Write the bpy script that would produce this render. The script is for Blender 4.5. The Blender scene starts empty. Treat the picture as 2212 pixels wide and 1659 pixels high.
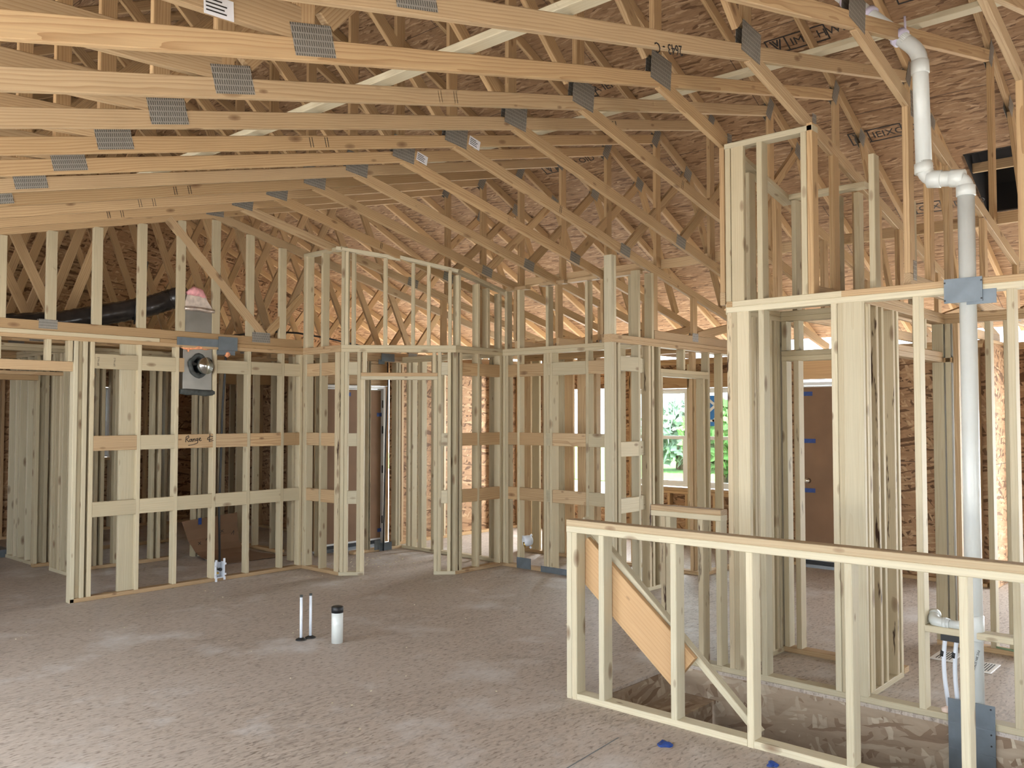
import bpy, bmesh, math, random
from mathutils import Vector, Matrix
random.seed(7)
scn = bpy.context.scene
COL = scn.collection
V = Vector
S, D4, D6 = .038, .089, .140          # lumber thickness, 2x4 depth, 2x6 depth
ZP, ZT = 2.391, 2.467                 # underside / top of the double top plate
W24, FT = .6096, .3048

# ------------------------------------------------------------------ materials
def new_mat(name):
    m = bpy.data.materials.new(name); m.use_nodes = True
    nt = m.node_tree; nt.nodes.clear()
    out = nt.nodes.new('ShaderNodeOutputMaterial'); b = nt.nodes.new('ShaderNodeBsdfPrincipled')
    nt.links.new(b.outputs[0], out.inputs[0])
    return m, nt, b
def N(nt, t, **kw):
    n = nt.nodes.new(t)
    for k, v in kw.items():
        if k.startswith('i_'):
            key = k[2:]; key = int(key) if key.isdigit() else key.replace('_', ' ')
            n.inputs[key].default_value = v
        else: setattr(n, k, v)
    return n
def math_(nt, op, a, b=None, c=None, clamp=False):
    n = nt.nodes.new('ShaderNodeMath'); n.operation = op; n.use_clamp = clamp
    for i, x in enumerate((a, b, c)):
        if x is None: continue
        if isinstance(x, (int, float)): n.inputs[i].default_value = x
        else: nt.links.new(x, n.inputs[i])
    return n.outputs[0]
def vmath(nt, op, a, b=None):
    n = nt.nodes.new('ShaderNodeVectorMath'); n.operation = op
    for i, x in enumerate((a, b)):
        if x is None: continue
        if isinstance(x, (tuple, list)): n.inputs[i].default_value = x
        else: nt.links.new(x, n.inputs[i])
    return n
def mixc(nt, fac, a, b, blend='MIX'):
    n = nt.nodes.new('ShaderNodeMix'); n.data_type = 'RGBA'; n.blend_type = blend
    for s, x in ((n.inputs[0], fac), (n.inputs[6], a), (n.inputs[7], b)):
        if isinstance(x, (int, float)): s.default_value = x
        elif isinstance(x, tuple): s.default_value = x if len(x) == 4 else (*x, 1)
        else: nt.links.new(x, s)
    return n.outputs[2]
def ramp(nt, fac, stops, interp='LINEAR'):
    n = nt.nodes.new('ShaderNodeValToRGB'); cr = n.color_ramp; cr.interpolation = interp
    while len(cr.elements) < len(stops): cr.elements.new(.5)
    for e, (p, c) in zip(cr.elements, stops):
        e.position = p; e.color = (*c, 1) if len(c) == 3 else c
    nt.links.new(fac, n.inputs[0]); return n.outputs[0]

def wood(name, light, tint, late, ring=.3, freq=95., knot=.5, bark=0., rough=.62):
    """sawn lumber, grain along local X"""
    m, nt, b = new_mat(name); L = nt.links.new
    tc = N(nt, 'ShaderNodeTexCoord'); oi = N(nt, 'ShaderNodeObjectInfo')
    rnd = oi.outputs['Random']
    w = N(nt, 'ShaderNodeTexWhiteNoise', noise_dimensions='1D'); L(rnd, w.inputs['W'])
    rv = w.outputs['Color']
    sep = N(nt, 'ShaderNodeSeparateColor'); L(rv, sep.inputs[0])
    off = vmath(nt, 'MULTIPLY', rv, (40., 7., 7.)).outputs[0]
    p = vmath(nt, 'ADD', tc.outputs['Object'], off).outputs[0]
    # growth rings about a pith that lies off the board and leans along it
    n1 = N(nt, 'ShaderNodeTexNoise', i_Scale=1., i_Detail=2.5, i_Roughness=.55); L(vmath(nt, 'MULTIPLY', p, (1.1, 9., 9.)).outputs[0], n1.inputs['Vector'])
    po = N(nt, 'ShaderNodeSeparateXYZ'); L(tc.outputs['Object'], po.inputs[0])
    lean = math_(nt, 'MULTIPLY', math_(nt, 'SUBTRACT', sep.outputs[0], .5), .05)
    yy = math_(nt, 'ADD', math_(nt, 'MULTIPLY_ADD', sep.outputs[1], .12, -.06), po.outputs[1])
    yy = math_(nt, 'MULTIPLY_ADD', po.outputs[0], lean, yy)
    zz = math_(nt, 'ADD', math_(nt, 'MULTIPLY_ADD', sep.outputs[2], .10, .015), po.outputs[2])
    r = math_(nt, 'SQRT', math_(nt, 'ADD', math_(nt, 'MULTIPLY', yy, yy), math_(nt, 'MULTIPLY', zz, zz)))
    r = math_(nt, 'MULTIPLY_ADD', n1.outputs[0], .055, r)
    s = math_(nt, 'FRACT', math_(nt, 'MULTIPLY', r, freq))
    s = math_(nt, 'POWER', s, 2.6)
    n2 = N(nt, 'ShaderNodeTexNoise', i_Scale=1., i_Detail=3., i_Roughness=.6); L(vmath(nt, 'MULTIPLY', p, (3., 160., 160.)).outputs[0], n2.inputs['Vector'])
    n3 = N(nt, 'ShaderNodeTexNoise', i_Scale=1., i_Detail=2.); L(vmath(nt, 'MULTIPLY', p, (.9, 5., 5.)).outputs[0], n3.inputs['Vector'])
    base = mixc(nt, math_(nt, 'MULTIPLY_ADD', sep.outputs[1], .75, math_(nt, 'MULTIPLY', n3.outputs[0], .35), clamp=True), light, tint)
    base = mixc(nt, math_(nt, 'MULTIPLY', s, ring), base, late)
    fine = math_(nt, 'MULTIPLY_ADD', n2.outputs[0], .35, .82)
    tone = math_(nt, 'MULTIPLY_ADD', sep.outputs[0], .26, .84)
    cc = N(nt, 'ShaderNodeCombineColor')
    v = math_(nt, 'MULTIPLY', fine, tone)
    for i in range(3): L(v, cc.inputs[i])
    base = mixc(nt, 1., base, cc.outputs[0], 'MULTIPLY')
    # knots
    if knot:
        vo = N(nt, 'ShaderNodeTexVoronoi', i_Scale=1.); L(vmath(nt, 'MULTIPLY', p, (4.5, 11., 11.)).outputs[0], vo.inputs['Vector'])
        sc = N(nt, 'ShaderNodeSeparateColor'); L(vo.outputs['Color'], sc.inputs[0])
        on = math_(nt, 'GREATER_THAN', sc.outputs[0], 1 - knot)
        size = math_(nt, 'MULTIPLY_ADD', sc.outputs[1], .20, .10)
        k = math_(nt, 'SUBTRACT', 1., math_(nt, 'DIVIDE', vo.outputs['Distance'], size), clamp=True)
        k = math_(nt, 'MULTIPLY', math_(nt, 'POWER', k, .55), on)
        base = mixc(nt, math_(nt, 'MULTIPLY', k, .85), base, (.14, .065, .03))
    if bark:
        nb = N(nt, 'ShaderNodeTexNoise', i_Scale=1., i_Detail=4., i_Roughness=.65); L(vmath(nt, 'MULTIPLY', p, (2.2, 20., 20.)).outputs[0], nb.inputs['Vector'])
        kb = ramp(nt, nb.outputs[0], [(bark, (0, 0, 0)), (bark + .05, (1, 1, 1))])
        base = mixc(nt, kb, base, (.05, .022, .012))
    L(base, b.inputs['Base Color'])
    b.inputs['Roughness'].default_value = rough
    b.inputs['Specular IOR Level'].default_value = .25
    bp = N(nt, 'ShaderNodeBump', i_Strength=.12, i_Distance=.002); L(n2.outputs[0], bp.inputs['Height']); L(bp.outputs[0], b.inputs['Normal'])
    return m

def osb(name, c_dark, c_mid, c_light, scale=1., dark_amt=.14, grey=None, seams=(2.44, 1.22), dust=0., rough=.75, angs=(.25, -.45, 1.0, -.12, -1.1), edge=.55, streak=.3):
    """strand board on a slab's local XY"""
    m, nt, b = new_mat(name); L = nt.links.new
    tc = N(nt, 'ShaderNodeTexCoord'); p0 = tc.outputs['Object']
    dn = N(nt, 'ShaderNodeTexNoise', i_Scale=14. * scale, i_Detail=2.); L(p0, dn.inputs['Vector'])
    d = vmath(nt, 'MULTIPLY', vmath(nt, 'SUBTRACT', dn.outputs['Color'], (.5, .5, .5)).outputs[0], (.03 / scale, .03 / scale, 0)).outputs[0]
    p = vmath(nt, 'ADD', p0, d).outputs[0]
    col = None
    for i, (ang, sx, sy) in enumerate(zip(angs[:4], (9., 8., 11., 6.), (46., 38., 44., 52.))):
        mp = N(nt, 'ShaderNodeMapping', vector_type='TEXTURE')
        mp.inputs['Rotation'].default_value = (0, 0, ang); mp.inputs['Location'].default_value = (i * 3.7, i * 1.3, 0)
        mp.inputs['Scale'].default_value = (1 / (sx * scale), 1 / (sy * scale), 1)
        L(p, mp.inputs['Vector'])
        vo = N(nt, 'ShaderNodeTexVoronoi', voronoi_dimensions='2D', i_Scale=1., i_Randomness=1.); L(mp.outputs[0], vo.inputs['Vector'])
        sc = N(nt, 'ShaderNodeSeparateColor'); L(vo.outputs['Color'], sc.inputs[0])
        c = ramp(nt, sc.outputs[0], [(0, c_dark), (dark_amt, c_dark), (dark_amt + .12, c_mid), (.7, c_mid), (1, c_light)])
        c = mixc(nt, math_(nt, 'MULTIPLY', math_(nt, 'POWER', vo.outputs['Distance'], 2.), edge), c, c_dark)
        if col is None: col = c
        else: col = mixc(nt, math_(nt, 'GREATER_THAN', sc.outputs[1], .56), col, c)
    big = N(nt, 'ShaderNodeTexNoise', i_Scale=.9, i_Detail=3., i_Roughness=.6); L(p0, big.inputs['Vector'])
    sn = N(nt, 'ShaderNodeTexNoise', i_Scale=1., i_Detail=4., i_Roughness=.6); L(vmath(nt, 'MULTIPLY', p, (7. * scale, 55. * scale, 1.)).outputs[0], sn.inputs['Vector'])
    col = mixc(nt, streak, col, ramp(nt, sn.outputs[0], [(.30, (.45, .42, .38)), (.42, (.85, .85, .85)), (.58, (1., 1., 1.)), (.72, (1.3, 1.3, 1.3))]), 'MULTIPLY')
    if grey is not None:
        col = mixc(nt, ramp(nt, big.outputs[0], [(.3, (.55, .55, .55)), (.7, (.9, .9, .9))]), col, grey)
        fn = N(nt, 'ShaderNodeTexNoise', i_Scale=60., i_Detail=3.); L(vmath(nt, 'MULTIPLY', p, (.35, 1., 1.)).outputs[0], fn.inputs['Vector'])
        sp = ramp(nt, fn.outputs[0], [(.30, (.42, .38, .34)), (.46, (1, 1, 1)), (.62, (1, 1, 1)), (.72, (1.25, 1.25, 1.25))])
        col = mixc(nt, .85, col, sp, 'MULTIPLY')
    if dust:
        du = N(nt, 'ShaderNodeTexNoise', i_Scale=1.3, i_Detail=6., i_Roughness=.68); L(vmath(nt, 'ADD', p0, (4.1, 9.3, 0)).outputs[0], du.inputs['Vector'])
        col = mixc(nt, math_(nt, 'MULTIPLY', ramp(nt, du.outputs[0], [(.53, (0, 0, 0)), (.72, (1, 1, 1))]), dust), col, (.62, .60, .58))
    if seams:
        br = N(nt, 'ShaderNodeTexBrick', offset=.5, i_Scale=1., i_Mortar_Size=.003, i_Mortar_Smooth=0.)
        br.inputs['Brick Width'].default_value = seams[0]; br.inputs['Row Height'].default_value = seams[1]
        L(p0, br.inputs['Vector'])
        col = mixc(nt, br.outputs['Fac'], col, (.06, .04, .03))
    L(col, b.inputs['Base Color']); b.inputs['Roughness'].default_value = rough
    b.inputs['Specular IOR Level'].default_value = .3
    sb = N(nt, 'ShaderNodeSeparateColor'); L(col, sb.inputs[0])
    bp = N(nt, 'ShaderNodeBump', i_Strength=.25, i_Distance=.003); L(sb.outputs[0], bp.inputs['Height']); L(bp.outputs[0], b.inputs['Normal'])
    return m

def plain(name, c, rough=.5, metal=0., noise=0., scale=8., spec=.5):
    m, nt, b = new_mat(name)
    b.inputs['Roughness'].default_value = rough; b.inputs['Metallic'].default_value = metal
    b.inputs['Specular IOR Level'].default_value = spec
    if noise:
        tc = N(nt, 'ShaderNodeTexCoord'); n = N(nt, 'ShaderNodeTexNoise', i_Scale=scale, i_Detail=4.)
        nt.links.new(tc.outputs['Object'], n.inputs['Vector'])
        f = ramp(nt, n.outputs[0], [(.3, tuple(x * (1 - noise) for x in c)), (.7, tuple(min(1, x * (1 + noise * .6)) for x in c))])
        nt.links.new(f, b.inputs['Base Color'])
    else: b.inputs['Base Color'].default_value = (*c, 1)
    return m

SPF = wood('spruce_stud', (.565, .495, .34), (.485, .405, .265), (.40, .28, .15), ring=.30, freq=80., knot=.55)
PINE = wood('yellow_pine', (.53, .37, .205), (.46, .305, .155), (.27, .135, .055), ring=.62, freq=70., knot=.34)
PINEW = wood('white_pine_chord', (.54, .395, .235), (.47, .325, .18), (.29, .16, .07), ring=.58, freq=75., knot=.42)
FRESH = wood('fresh_cut_stud', (.585, .53, .385), (.53, .46, .315), (.42, .32, .19), ring=.25, freq=80., knot=.42)
BARK = wood('waney_stud', (.60, .52, .36), (.52, .42, .275), (.40, .26, .13), ring=.25, knot=.5, bark=.60)
BOARD = wood('clear_board', (.66, .44, .24), (.60, .37, .18), (.42, .22, .09), ring=.30, freq=45., knot=.30)
OSB_ROOF = osb('roof_osb', (.15, .08, .038), (.295, .175, .092), (.46, .31, .185), 1.05, dark_amt=.07, angs=(.10, -.18, .24, -.06, .40), edge=.3, streak=.8)
OSB_WALL = osb('wall_osb', (.13, .068, .032), (.36, .21, .11), (.52, .35, .20), .8)
OSB_FLOOR = osb('floor_osb', (.15, .115, .085), (.42, .345, .275), (.57, .49, .41), 1.5, grey=(.48, .415, .36), dust=.9, rough=.55, seams=None, angs=(.10, -.3, .5, -.1, -.9))
OSB_RIM = osb('rim_osb', (.24, .165, .11), (.37, .285, .205), (.54, .455, .345), .6, dark_amt=.08, seams=None, edge=.3, angs=(.35, -.8, 1.3, -.2, .8))
STEEL = plain('galvanised_steel', (.30, .33, .36), .42, .85, .25, 5.)
PLATE = plain('grey_nail_plate', (.17, .20, .225), .5, .55, .18, 9.)
DUCTM = plain('duct_sheet_metal', (.27, .26, .235), .38, .7, .2, 4.)
COLLAR = plain('bright_tin', (.62, .66, .67), .16, 1.)
FOIL = plain('foil_insulation', (.50, .42, .36), .35, .6, .3, 20.)
FLEX = plain('black_flex_jacket', (.030, .026, .024), .22, 0, .3, 15.)
MASTIC = plain('grey_mastic', (.055, .06, .055), .75, 0, .4, 25.)
PINK = plain('pink_insulation', (.70, .33, .34), .95, 0, .3, 30.)
FOAM = plain('orange_foam', (.85, .36, .18), .8, 0, .3, 40.)
FOAMP = plain('pale_foam', (.80, .62, .52), .8, 0, .2, 40.)
PVC = plain('white_pvc', (.62, .64, .61), .28, 0, .06, 5.)
PVCG = plain('purple_primed_pvc', (.62, .58, .72), .35, 0, .1, 9.)
PEX = plain('pale_pex', (.70, .74, .80), .35)
BLACK = plain('black_rubber', (.012, .012, .013), .5)
INK = plain('black_ink', (.018, .014, .012), .7)
TAPE = plain('blue_tape', (.015, .05, .22), .55, 0, .2, 30.)
CARD = plain('brown_cardboard', (.22, .125, .068), .85, 0, .12, 3.)
WHITE = plain('white_frame', (.78, .78, .76), .4)
VINYL = plain('white_vinyl', (.80, .82, .82), .35)
PAPER = plain('printed_tag', (.72, .72, .74), .6)
BRASS = plain('brass_fitting', (.62, .42, .12), .3, 1.)
BOXP = plain('white_plastic_box', (.70, .74, .80), .4)
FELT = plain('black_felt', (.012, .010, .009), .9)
CHROME = plain('satin_nickel', (.66, .64, .60), .25, 1.)
GLIME = plain('green_strap', (.25, .36, .22), .7)
STICK = plain('blue_sticker', (.03, .22, .62), .5)
GRASS = plain('lawn', (.14, .30, .06), .9, 0, .35, 3.)
GRAVEL = plain('pale_gravel', (.55, .50, .44), .9, 0, .2, 2.)
LEAF = plain('leaf_green', (.16, .36, .09), .7, 0, .3, 2.)
LEAFP = plain('leaf_overexposed', (.46, .58, .46), .7, 0, .2, 2.)  # leaf green whitened in the colour to imitate overexposed daylight
TRUNK = plain('bark_brown', (.12, .08, .05), .9, 0, .3, 12.)

def gusset_mat():
    m, nt, b = new_mat('toothed_truss_plate'); L = nt.links.new
    tc = N(nt, 'ShaderNodeTexCoord')
    mp = N(nt, 'ShaderNodeMapping'); mp.inputs['Rotation'].default_value = (math.pi / 2, 0, 0); L(tc.outputs['Object'], mp.inputs[0])
    br = N(nt, 'ShaderNodeTexBrick', offset=.5, offset_frequency=2, i_Scale=1., i_Mortar_Size=.0035, i_Mortar_Smooth=.3)
    br.inputs['Brick Width'].default_value = .0115; br.inputs['Row Height'].default_value = .026
    L(mp.outputs[0], br.inputs['Vector'])
    n = N(nt, 'ShaderNodeTexNoise', i_Scale=10., i_Detail=3.); L(tc.outputs['Object'], n.inputs['Vector'])
    c = mixc(nt, br.outputs['Fac'], (.10, .09, .072), (.34, .32, .28))
    c = mixc(nt, math_(nt, 'MULTIPLY', n.outputs[0], .35), c, (.25, .24, .22))
    L(c, b.inputs['Base Color']); b.inputs['Metallic'].default_value = .35; b.inputs['Roughness'].default_value = .45
    bp = N(nt, 'ShaderNodeBump', i_Strength=.7, i_Distance=.002); L(br.outputs['Fac'], bp.inputs['Height']); L(bp.outputs[0], b.inputs['Normal'])
    return m
GUSS = gusset_mat()
def glass_mat():
    m, nt, b = new_mat('window_glass'); out = nt.nodes['Material Output']
    t = N(nt, 'ShaderNodeBsdfTransparent'); g = N(nt, 'ShaderNodeBsdfGlossy', i_Roughness=.02); fr = N(nt, 'ShaderNodeFresnel', i_IOR=1.45)
    t.inputs[0].default_value = (.92, .97, .96, 1)
    mx = N(nt, 'ShaderNodeMixShader'); nt.links.new(fr.outputs[0], mx.inputs[0]); nt.links.new(t.outputs[0], mx.inputs[1]); nt.links.new(g.outputs[0], mx.inputs[2])
    nt.links.new(mx.outputs[0], out.inputs[0]); return m
GLASS = glass_mat()

# ------------------------------------------------------------------ builders
def tag(o, label=None, cat=None, group=None, kind=None):
    if label: o['label'] = label
    if cat: o['category'] = cat
    if group: o['group'] = group
    if kind: o['kind'] = kind
    return o
def empty(name, loc, label=None, cat=None, group=None, kind=None):
    o = bpy.data.objects.new(name, None); COL.objects.link(o); o.location = loc; o.empty_display_size = .1
    return tag(o, label, cat, group, kind)
def place(name, me, M, parent=None, mat=None, label=None):
    if mat is not None and not me.materials: me.materials.append(mat)
    o = bpy.data.objects.new(name, me); COL.objects.link(o)
    if parent is not None:
        q = parent; t = Vector((0, 0, 0)); MM = Matrix.Identity(4)
        chain = []
        while q is not None: chain.append(q); q = q.parent
        for q in reversed(chain): MM = MM @ q.matrix_basis
        o.parent = parent; M = MM.inverted() @ M
    o.matrix_basis = M
    if label: o['label'] = label
    return o
_cache = {}
def beam_mesh(L, w, d, mat):
    key = (round(L, 4), round(w, 4), round(d, 4), mat.name)
    if key in _cache: return _cache[key]
    c = min(.0035, w * .2, d * .2)
    y, z = w / 2, d / 2
    prof = [(y - c, -z), (y, -z + c), (y, z - c), (y - c, z), (-y + c, z), (-y, z - c), (-y, -z + c), (-y + c, -z)]
    vs = [(-L / 2, a, b) for a, b in prof] + [(L / 2, a, b) for a, b in prof]
    fs = [(i, (i + 1) % 8, 8 + (i + 1) % 8, 8 + i) for i in range(8)] + [tuple(range(7, -1, -1)), tuple(range(8, 16))]
    me = bpy.data.meshes.new('beam'); me.from_pydata(vs, [], fs); me.materials.append(mat); me.update()
    _cache[key] = me; return me
def frame(p0, p1, up):
    X = (V(p1) - V(p0)); L = X.length; X.normalize(); U = V(up)
    Y = U.cross(X); Y.normalize(); Z = X.cross(Y)
    M = Matrix((X, Y, Z)).transposed().to_4x4(); M.translation = (V(p0) + V(p1)) / 2
    return M, L
def beam(root, name, p0, p1, w, d, up, mat=None, label=None):
    """board from p0 to p1; d is its size along `up`, w across"""
    M, L = frame(p0, p1, up)
    return place(name, beam_mesh(L, w, d, mat or SPF), M, root, None, label)
def slab_mesh(sx, sy, sz):
    bm = bmesh.new(); bmesh.ops.create_cube(bm, size=1); bmesh.ops.scale(bm, vec=(sx, sy, sz), verts=bm.verts)
    me = bpy.data.meshes.new('slab'); bm.to_mesh(me); bm.free(); return me
def box(root, name, lo, hi, mat, label=None, bevel=0.):
    lo, hi = V(lo), V(hi); s = hi - lo
    bm = bmesh.new(); bmesh.ops.create_cube(bm, size=1); bmesh.ops.scale(bm, vec=s, verts=bm.verts)
    if bevel: bmesh.ops.bevel(bm, geom=bm.edges[:], offset=bevel, segments=2, affect='EDGES', profile=.5)
    me = bpy.data.meshes.new(name); bm.to_mesh(me); bm.free()
    return place(name, me, Matrix.Translation((lo + hi) / 2), root, mat, label)
def boxes_mesh(name, lst, mat, M=None, root=None):
    bm = bmesh.new()
    for lo, hi in lst:
        r = bmesh.ops.create_cube(bm, size=1); s = V(hi) - V(lo)
        bmesh.ops.scale(bm, vec=s, verts=r['verts']); bmesh.ops.translate(bm, vec=(V(lo) + V(hi)) / 2, verts=r['verts'])
    me = bpy.data.meshes.new(name); bm.to_mesh(me); bm.free()
    return place(name, me, M or Matrix.Identity(4), root, mat)
def tube_mesh(name, pts, rad, seg=16, closed=True):
    """sweep a circle along pts (rad may be a list)"""
    pts = [V(p) for p in pts]; n = len(pts)
    rs = rad if isinstance(rad, (list, tuple)) else [rad] * n
    vs, fs = [], []; ref = None
    for i, p in enumerate(pts):
        t = (pts[min(i + 1, n - 1)] - pts[max(i - 1, 0)]).normalized()
        if ref is None: ref = t.orthogonal().normalized()
        ref = (ref - t * ref.dot(t)).normalized(); bi = t.cross(ref)
        for k in range(seg):
            a = 2 * math.pi * k / seg
            vs.append(p + (ref * math.cos(a) + bi * math.sin(a)) * rs[i])
    for i in range(n - 1):
        for k in range(seg):
            fs.append((i * seg + k, i * seg + (k + 1) % seg, (i + 1) * seg + (k + 1) % seg, (i + 1) * seg + k))
    if closed: fs += [tuple(range(seg - 1, -1, -1)), tuple((n - 1) * seg + k for k in range(seg))]
    me = bpy.data.meshes.new(name); me.from_pydata([tuple(v) for v in vs], [], fs)
    for f in me.polygons: f.use_smooth = len(f.vertices) == 4
    me.update(); return me
def tube(root, name, pts, rad, mat, seg=16, label=None, at=None):
    o = V(at) if at is not None else V(pts[0])
    me = tube_mesh(name, [V(p) - o for p in pts], rad, seg)
    return place(name, me, Matrix.Translation(o), root, mat, label)
def bend(pts, r=.07, n=6):
    """round the corners of a polyline"""
    pts = [V(p) for p in pts]; out = [pts[0]]
    for i in range(1, len(pts) - 1):
        a, b, c = pts[i - 1], pts[i], pts[i + 1]
        d0 = (a - b).normalized(); d1 = (c - b).normalized()
        for k in range(n + 1):
            t = k / n; q0 = b + d0 * r * (1 - t); q1 = b + d1 * r * t
            out.append(q0 * (1 - t) + q1 * t)
    out.append(pts[-1]); return out
def strokes(root, name, o, u, v, lines, w, mat, label=None):
    """pen lines as thin raised ribbons on a face; u, v span the face"""
    u, v = V(u), V(v); nrm = u.cross(v).normalized(); vs, fs = [], []
    for ln in lines:
        for a, b in zip(ln[:-1], ln[1:]):
            A = u * a[0] + v * a[1]; B = u * b[0] + v * b[1]; t = (B - A)
            if t.length < 1e-6: continue
            t.normalize(); s = nrm.cross(t) * w / 2; A = A - t * w * .4; B = B + t * w * .4; i = len(vs)
            for P in (A - s, A + s, B + s, B - s): vs += [P, P + nrm * .0012]
            fs += [(i + 1, i + 7, i + 5, i + 3), (i, i + 2, i + 4, i + 6), (i, i + 1, i + 3, i + 2), (i + 2, i + 3, i + 5, i + 4), (i + 4, i + 5, i + 7, i + 6), (i + 6, i + 7, i + 1, i)]
    me = bpy.data.meshes.new(name); me.from_pydata([tuple(x) for x in vs], [], fs); me.update()
    return place(name, me, Matrix.Translation(V(o)), root, mat, label)
def text(root, name, s, o, u, v, size, mat, label=None, depth=.0006):
    """flat lettering on a face whose right is u and up is v"""
    cu = bpy.data.curves.new(name, 'FONT'); cu.body = s; cu.size = size; cu.extrude = depth; cu.resolution_u = 2
    tmp = bpy.data.objects.new('tmp_text', cu); COL.objects.link(tmp)
    dg = bpy.context.evaluated_depsgraph_get(); me = bpy.data.meshes.new_from_object(tmp.evaluated_get(dg))
    bpy.data.objects.remove(tmp); me.materials.clear()
    u, v = V(u).normalized(), V(v).normalized(); M = Matrix((u, v, u.cross(v))).transposed().to_4x4(); M.translation = V(o)
    return place(name, me, M, root, mat, label)

class Wall:
    """a stud wall: s runs along u from origin o, n points into its thickness"""
    def __init__(self, o, u, n, root, mat=SPF, depth=D4):
        self.o, self.u, self.n, self.r, self.m, self.d = V((*o, 0)), V((*u, 0)).normalized(), V((*n, 0)).normalized(), root, mat, depth
    def P(self, s, off, z): return self.o + self.u * s + self.n * off + V((0, 0, z))
    def stud(self, s, z0=S, z1=ZP, mat=None, name='stud', off=None, w=S, d=None, label=None):
        d = d or self.d; off = d / 2 if off is None else off
        return beam(self.r, name, self.P(s, off, z0), self.P(s, off, z1), w, d, self.n, mat or self.m, label)
    def studs(self, ss, *a, **k):
        for s in ss: self.stud(s, *a, **k)
    def plate(self, s0, s1, z, name='top_plate', mat=None, z1=None):      # z = underside
        z1 = z if z1 is None else z1
        return beam(self.r, name, self.P(s0, self.d / 2, z + S / 2), self.P(s1, self.d / 2, z1 + S / 2), self.d, S, (0, 0, 1), mat or self.m)
    def dbl(self, s0, s1, j=.0, mat=None):
        self.plate(s0, s1, ZP, mat=mat); self.plate(s0 + j, s1 - j, ZP + S, mat=mat)
    def block(self, s0, s1, zc, h=D6, off=S / 2, mat=None):
        return beam(self.r, 'blocking', self.P(s0, off, zc), self.P(s1, off, zc), S, h, (0, 0, 1), mat or random.choice((SPF, SPF, PINEW)))
    def header(self, s0, s1, z, n=2, mat=None):
        for i in range(n): self.plate(s0, s1, z + i * S, 'header', mat)
BZ = (.832, 1.447, 2.215)           # heights of the cabinet blocking rows
def lchord(x): return 3.757 - .245 * (4.6 - x)      # underside of the vault, left slope (and its run on to the far top chord)
def rchord(x): return 3.757 - .225 * (x - 4.6)
def tchord(x): return 4.56 - .47 * (x - 7.45) if x >= 4.6 else 4.56 - .47 * (1.75 - x)
XR = 10.20                                           # inner face of the right outside wall
# ------------------------------------------------------------------ the setting
def panel(root, name, o, u, v, rects, th, mat, kind=None):
    """sheet goods in the plane u-v; th is signed thickness along u x v"""
    u, v = V(u).normalized(), V(v).normalized(); n = u.cross(v)
    M = Matrix((u, v, n)).transposed().to_4x4(); M.translation = V(o)
    ob = boxes_mesh(name, [((a, c, min(0, th)), (b, d, max(0, th))) for a, b, c, d in rects], mat, M, root)
    if kind: ob['kind'] = kind
    return ob
floor = boxes_mesh('floor', [((-.8, -5.2, -.022), (4.275, 8.95, 0)), ((4.275, 3.2, -.022), (5.29, 8.95, 0)), ((5.29, -5.2, -.022), (10.3, 8.95, 0)), ((-.8, 8.95, -.022), (7.5, 13.45, 0))], OSB_FLOOR)
tag(floor, 'brown grey strand board subfloor with dusty pale patches', 'floor', kind='structure')

# roof deck: two slopes of sheathing, laid on the truss top chords
def deck(name, side, rects, label):
    sl = math.atan(.47)
    if side > 0: u, v, o = (0, 1, 0), V((math.cos(sl), 0, -math.sin(sl))), V((4.6, 0, tchord(4.6) + .099))
    else: u, v, o = (0, 1, 0), V((-math.cos(sl), 0, -math.sin(sl))), V((4.6, 0, tchord(4.6) + .099))
    th = .012 * (-1 if side > 0 else 1)
    return tag(panel(None, name, o, u, v, rects, th, OSB_ROOF), label, 'roof deck', kind='structure')
cs = math.cos(math.atan(.47))
h0, h1 = (8.66 - 4.6) / cs, (9.47 - 4.6) / cs
deck('ceiling', 1, [(-5.3, 13.5, 0, h0), (2.2, 13.5, h0, h1), (-5.3, -.6, h0, h1), (-5.3, 13.5, h1, (11.5 - 4.6) / cs)], 'strand board roof deck on the right slope with printed stamps')
deck('ceiling', -1, [(-5.3, 13.5, 0, (4.6 + 1.15) / cs)], 'dark strand board roof deck on the left slope')
# black felt seen through the open bay in the deck
sl = math.atan(.47); nrm = V((math.sin(sl), 0, math.cos(sl)))
o = V((4.6, 0, tchord(4.6) + .099)) + nrm * .34
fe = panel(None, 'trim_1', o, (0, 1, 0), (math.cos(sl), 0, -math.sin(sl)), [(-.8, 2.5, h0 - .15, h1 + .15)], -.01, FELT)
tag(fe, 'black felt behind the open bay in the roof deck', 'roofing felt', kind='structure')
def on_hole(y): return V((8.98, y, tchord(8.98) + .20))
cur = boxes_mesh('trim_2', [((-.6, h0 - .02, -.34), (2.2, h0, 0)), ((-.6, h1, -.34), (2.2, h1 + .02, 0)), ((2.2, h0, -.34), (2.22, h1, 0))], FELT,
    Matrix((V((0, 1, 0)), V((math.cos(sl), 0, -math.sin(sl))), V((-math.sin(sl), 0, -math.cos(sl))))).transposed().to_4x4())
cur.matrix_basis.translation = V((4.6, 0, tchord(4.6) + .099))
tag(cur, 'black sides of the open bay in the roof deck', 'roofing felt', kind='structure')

bd = beam(None, 'lookout_board', on_hole(-.6), on_hole(2.2), S, D4, (0, 0, 1), PINEW); tag(bd, 'pale board crossing the black open bay in the roof deck', 'board')
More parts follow.
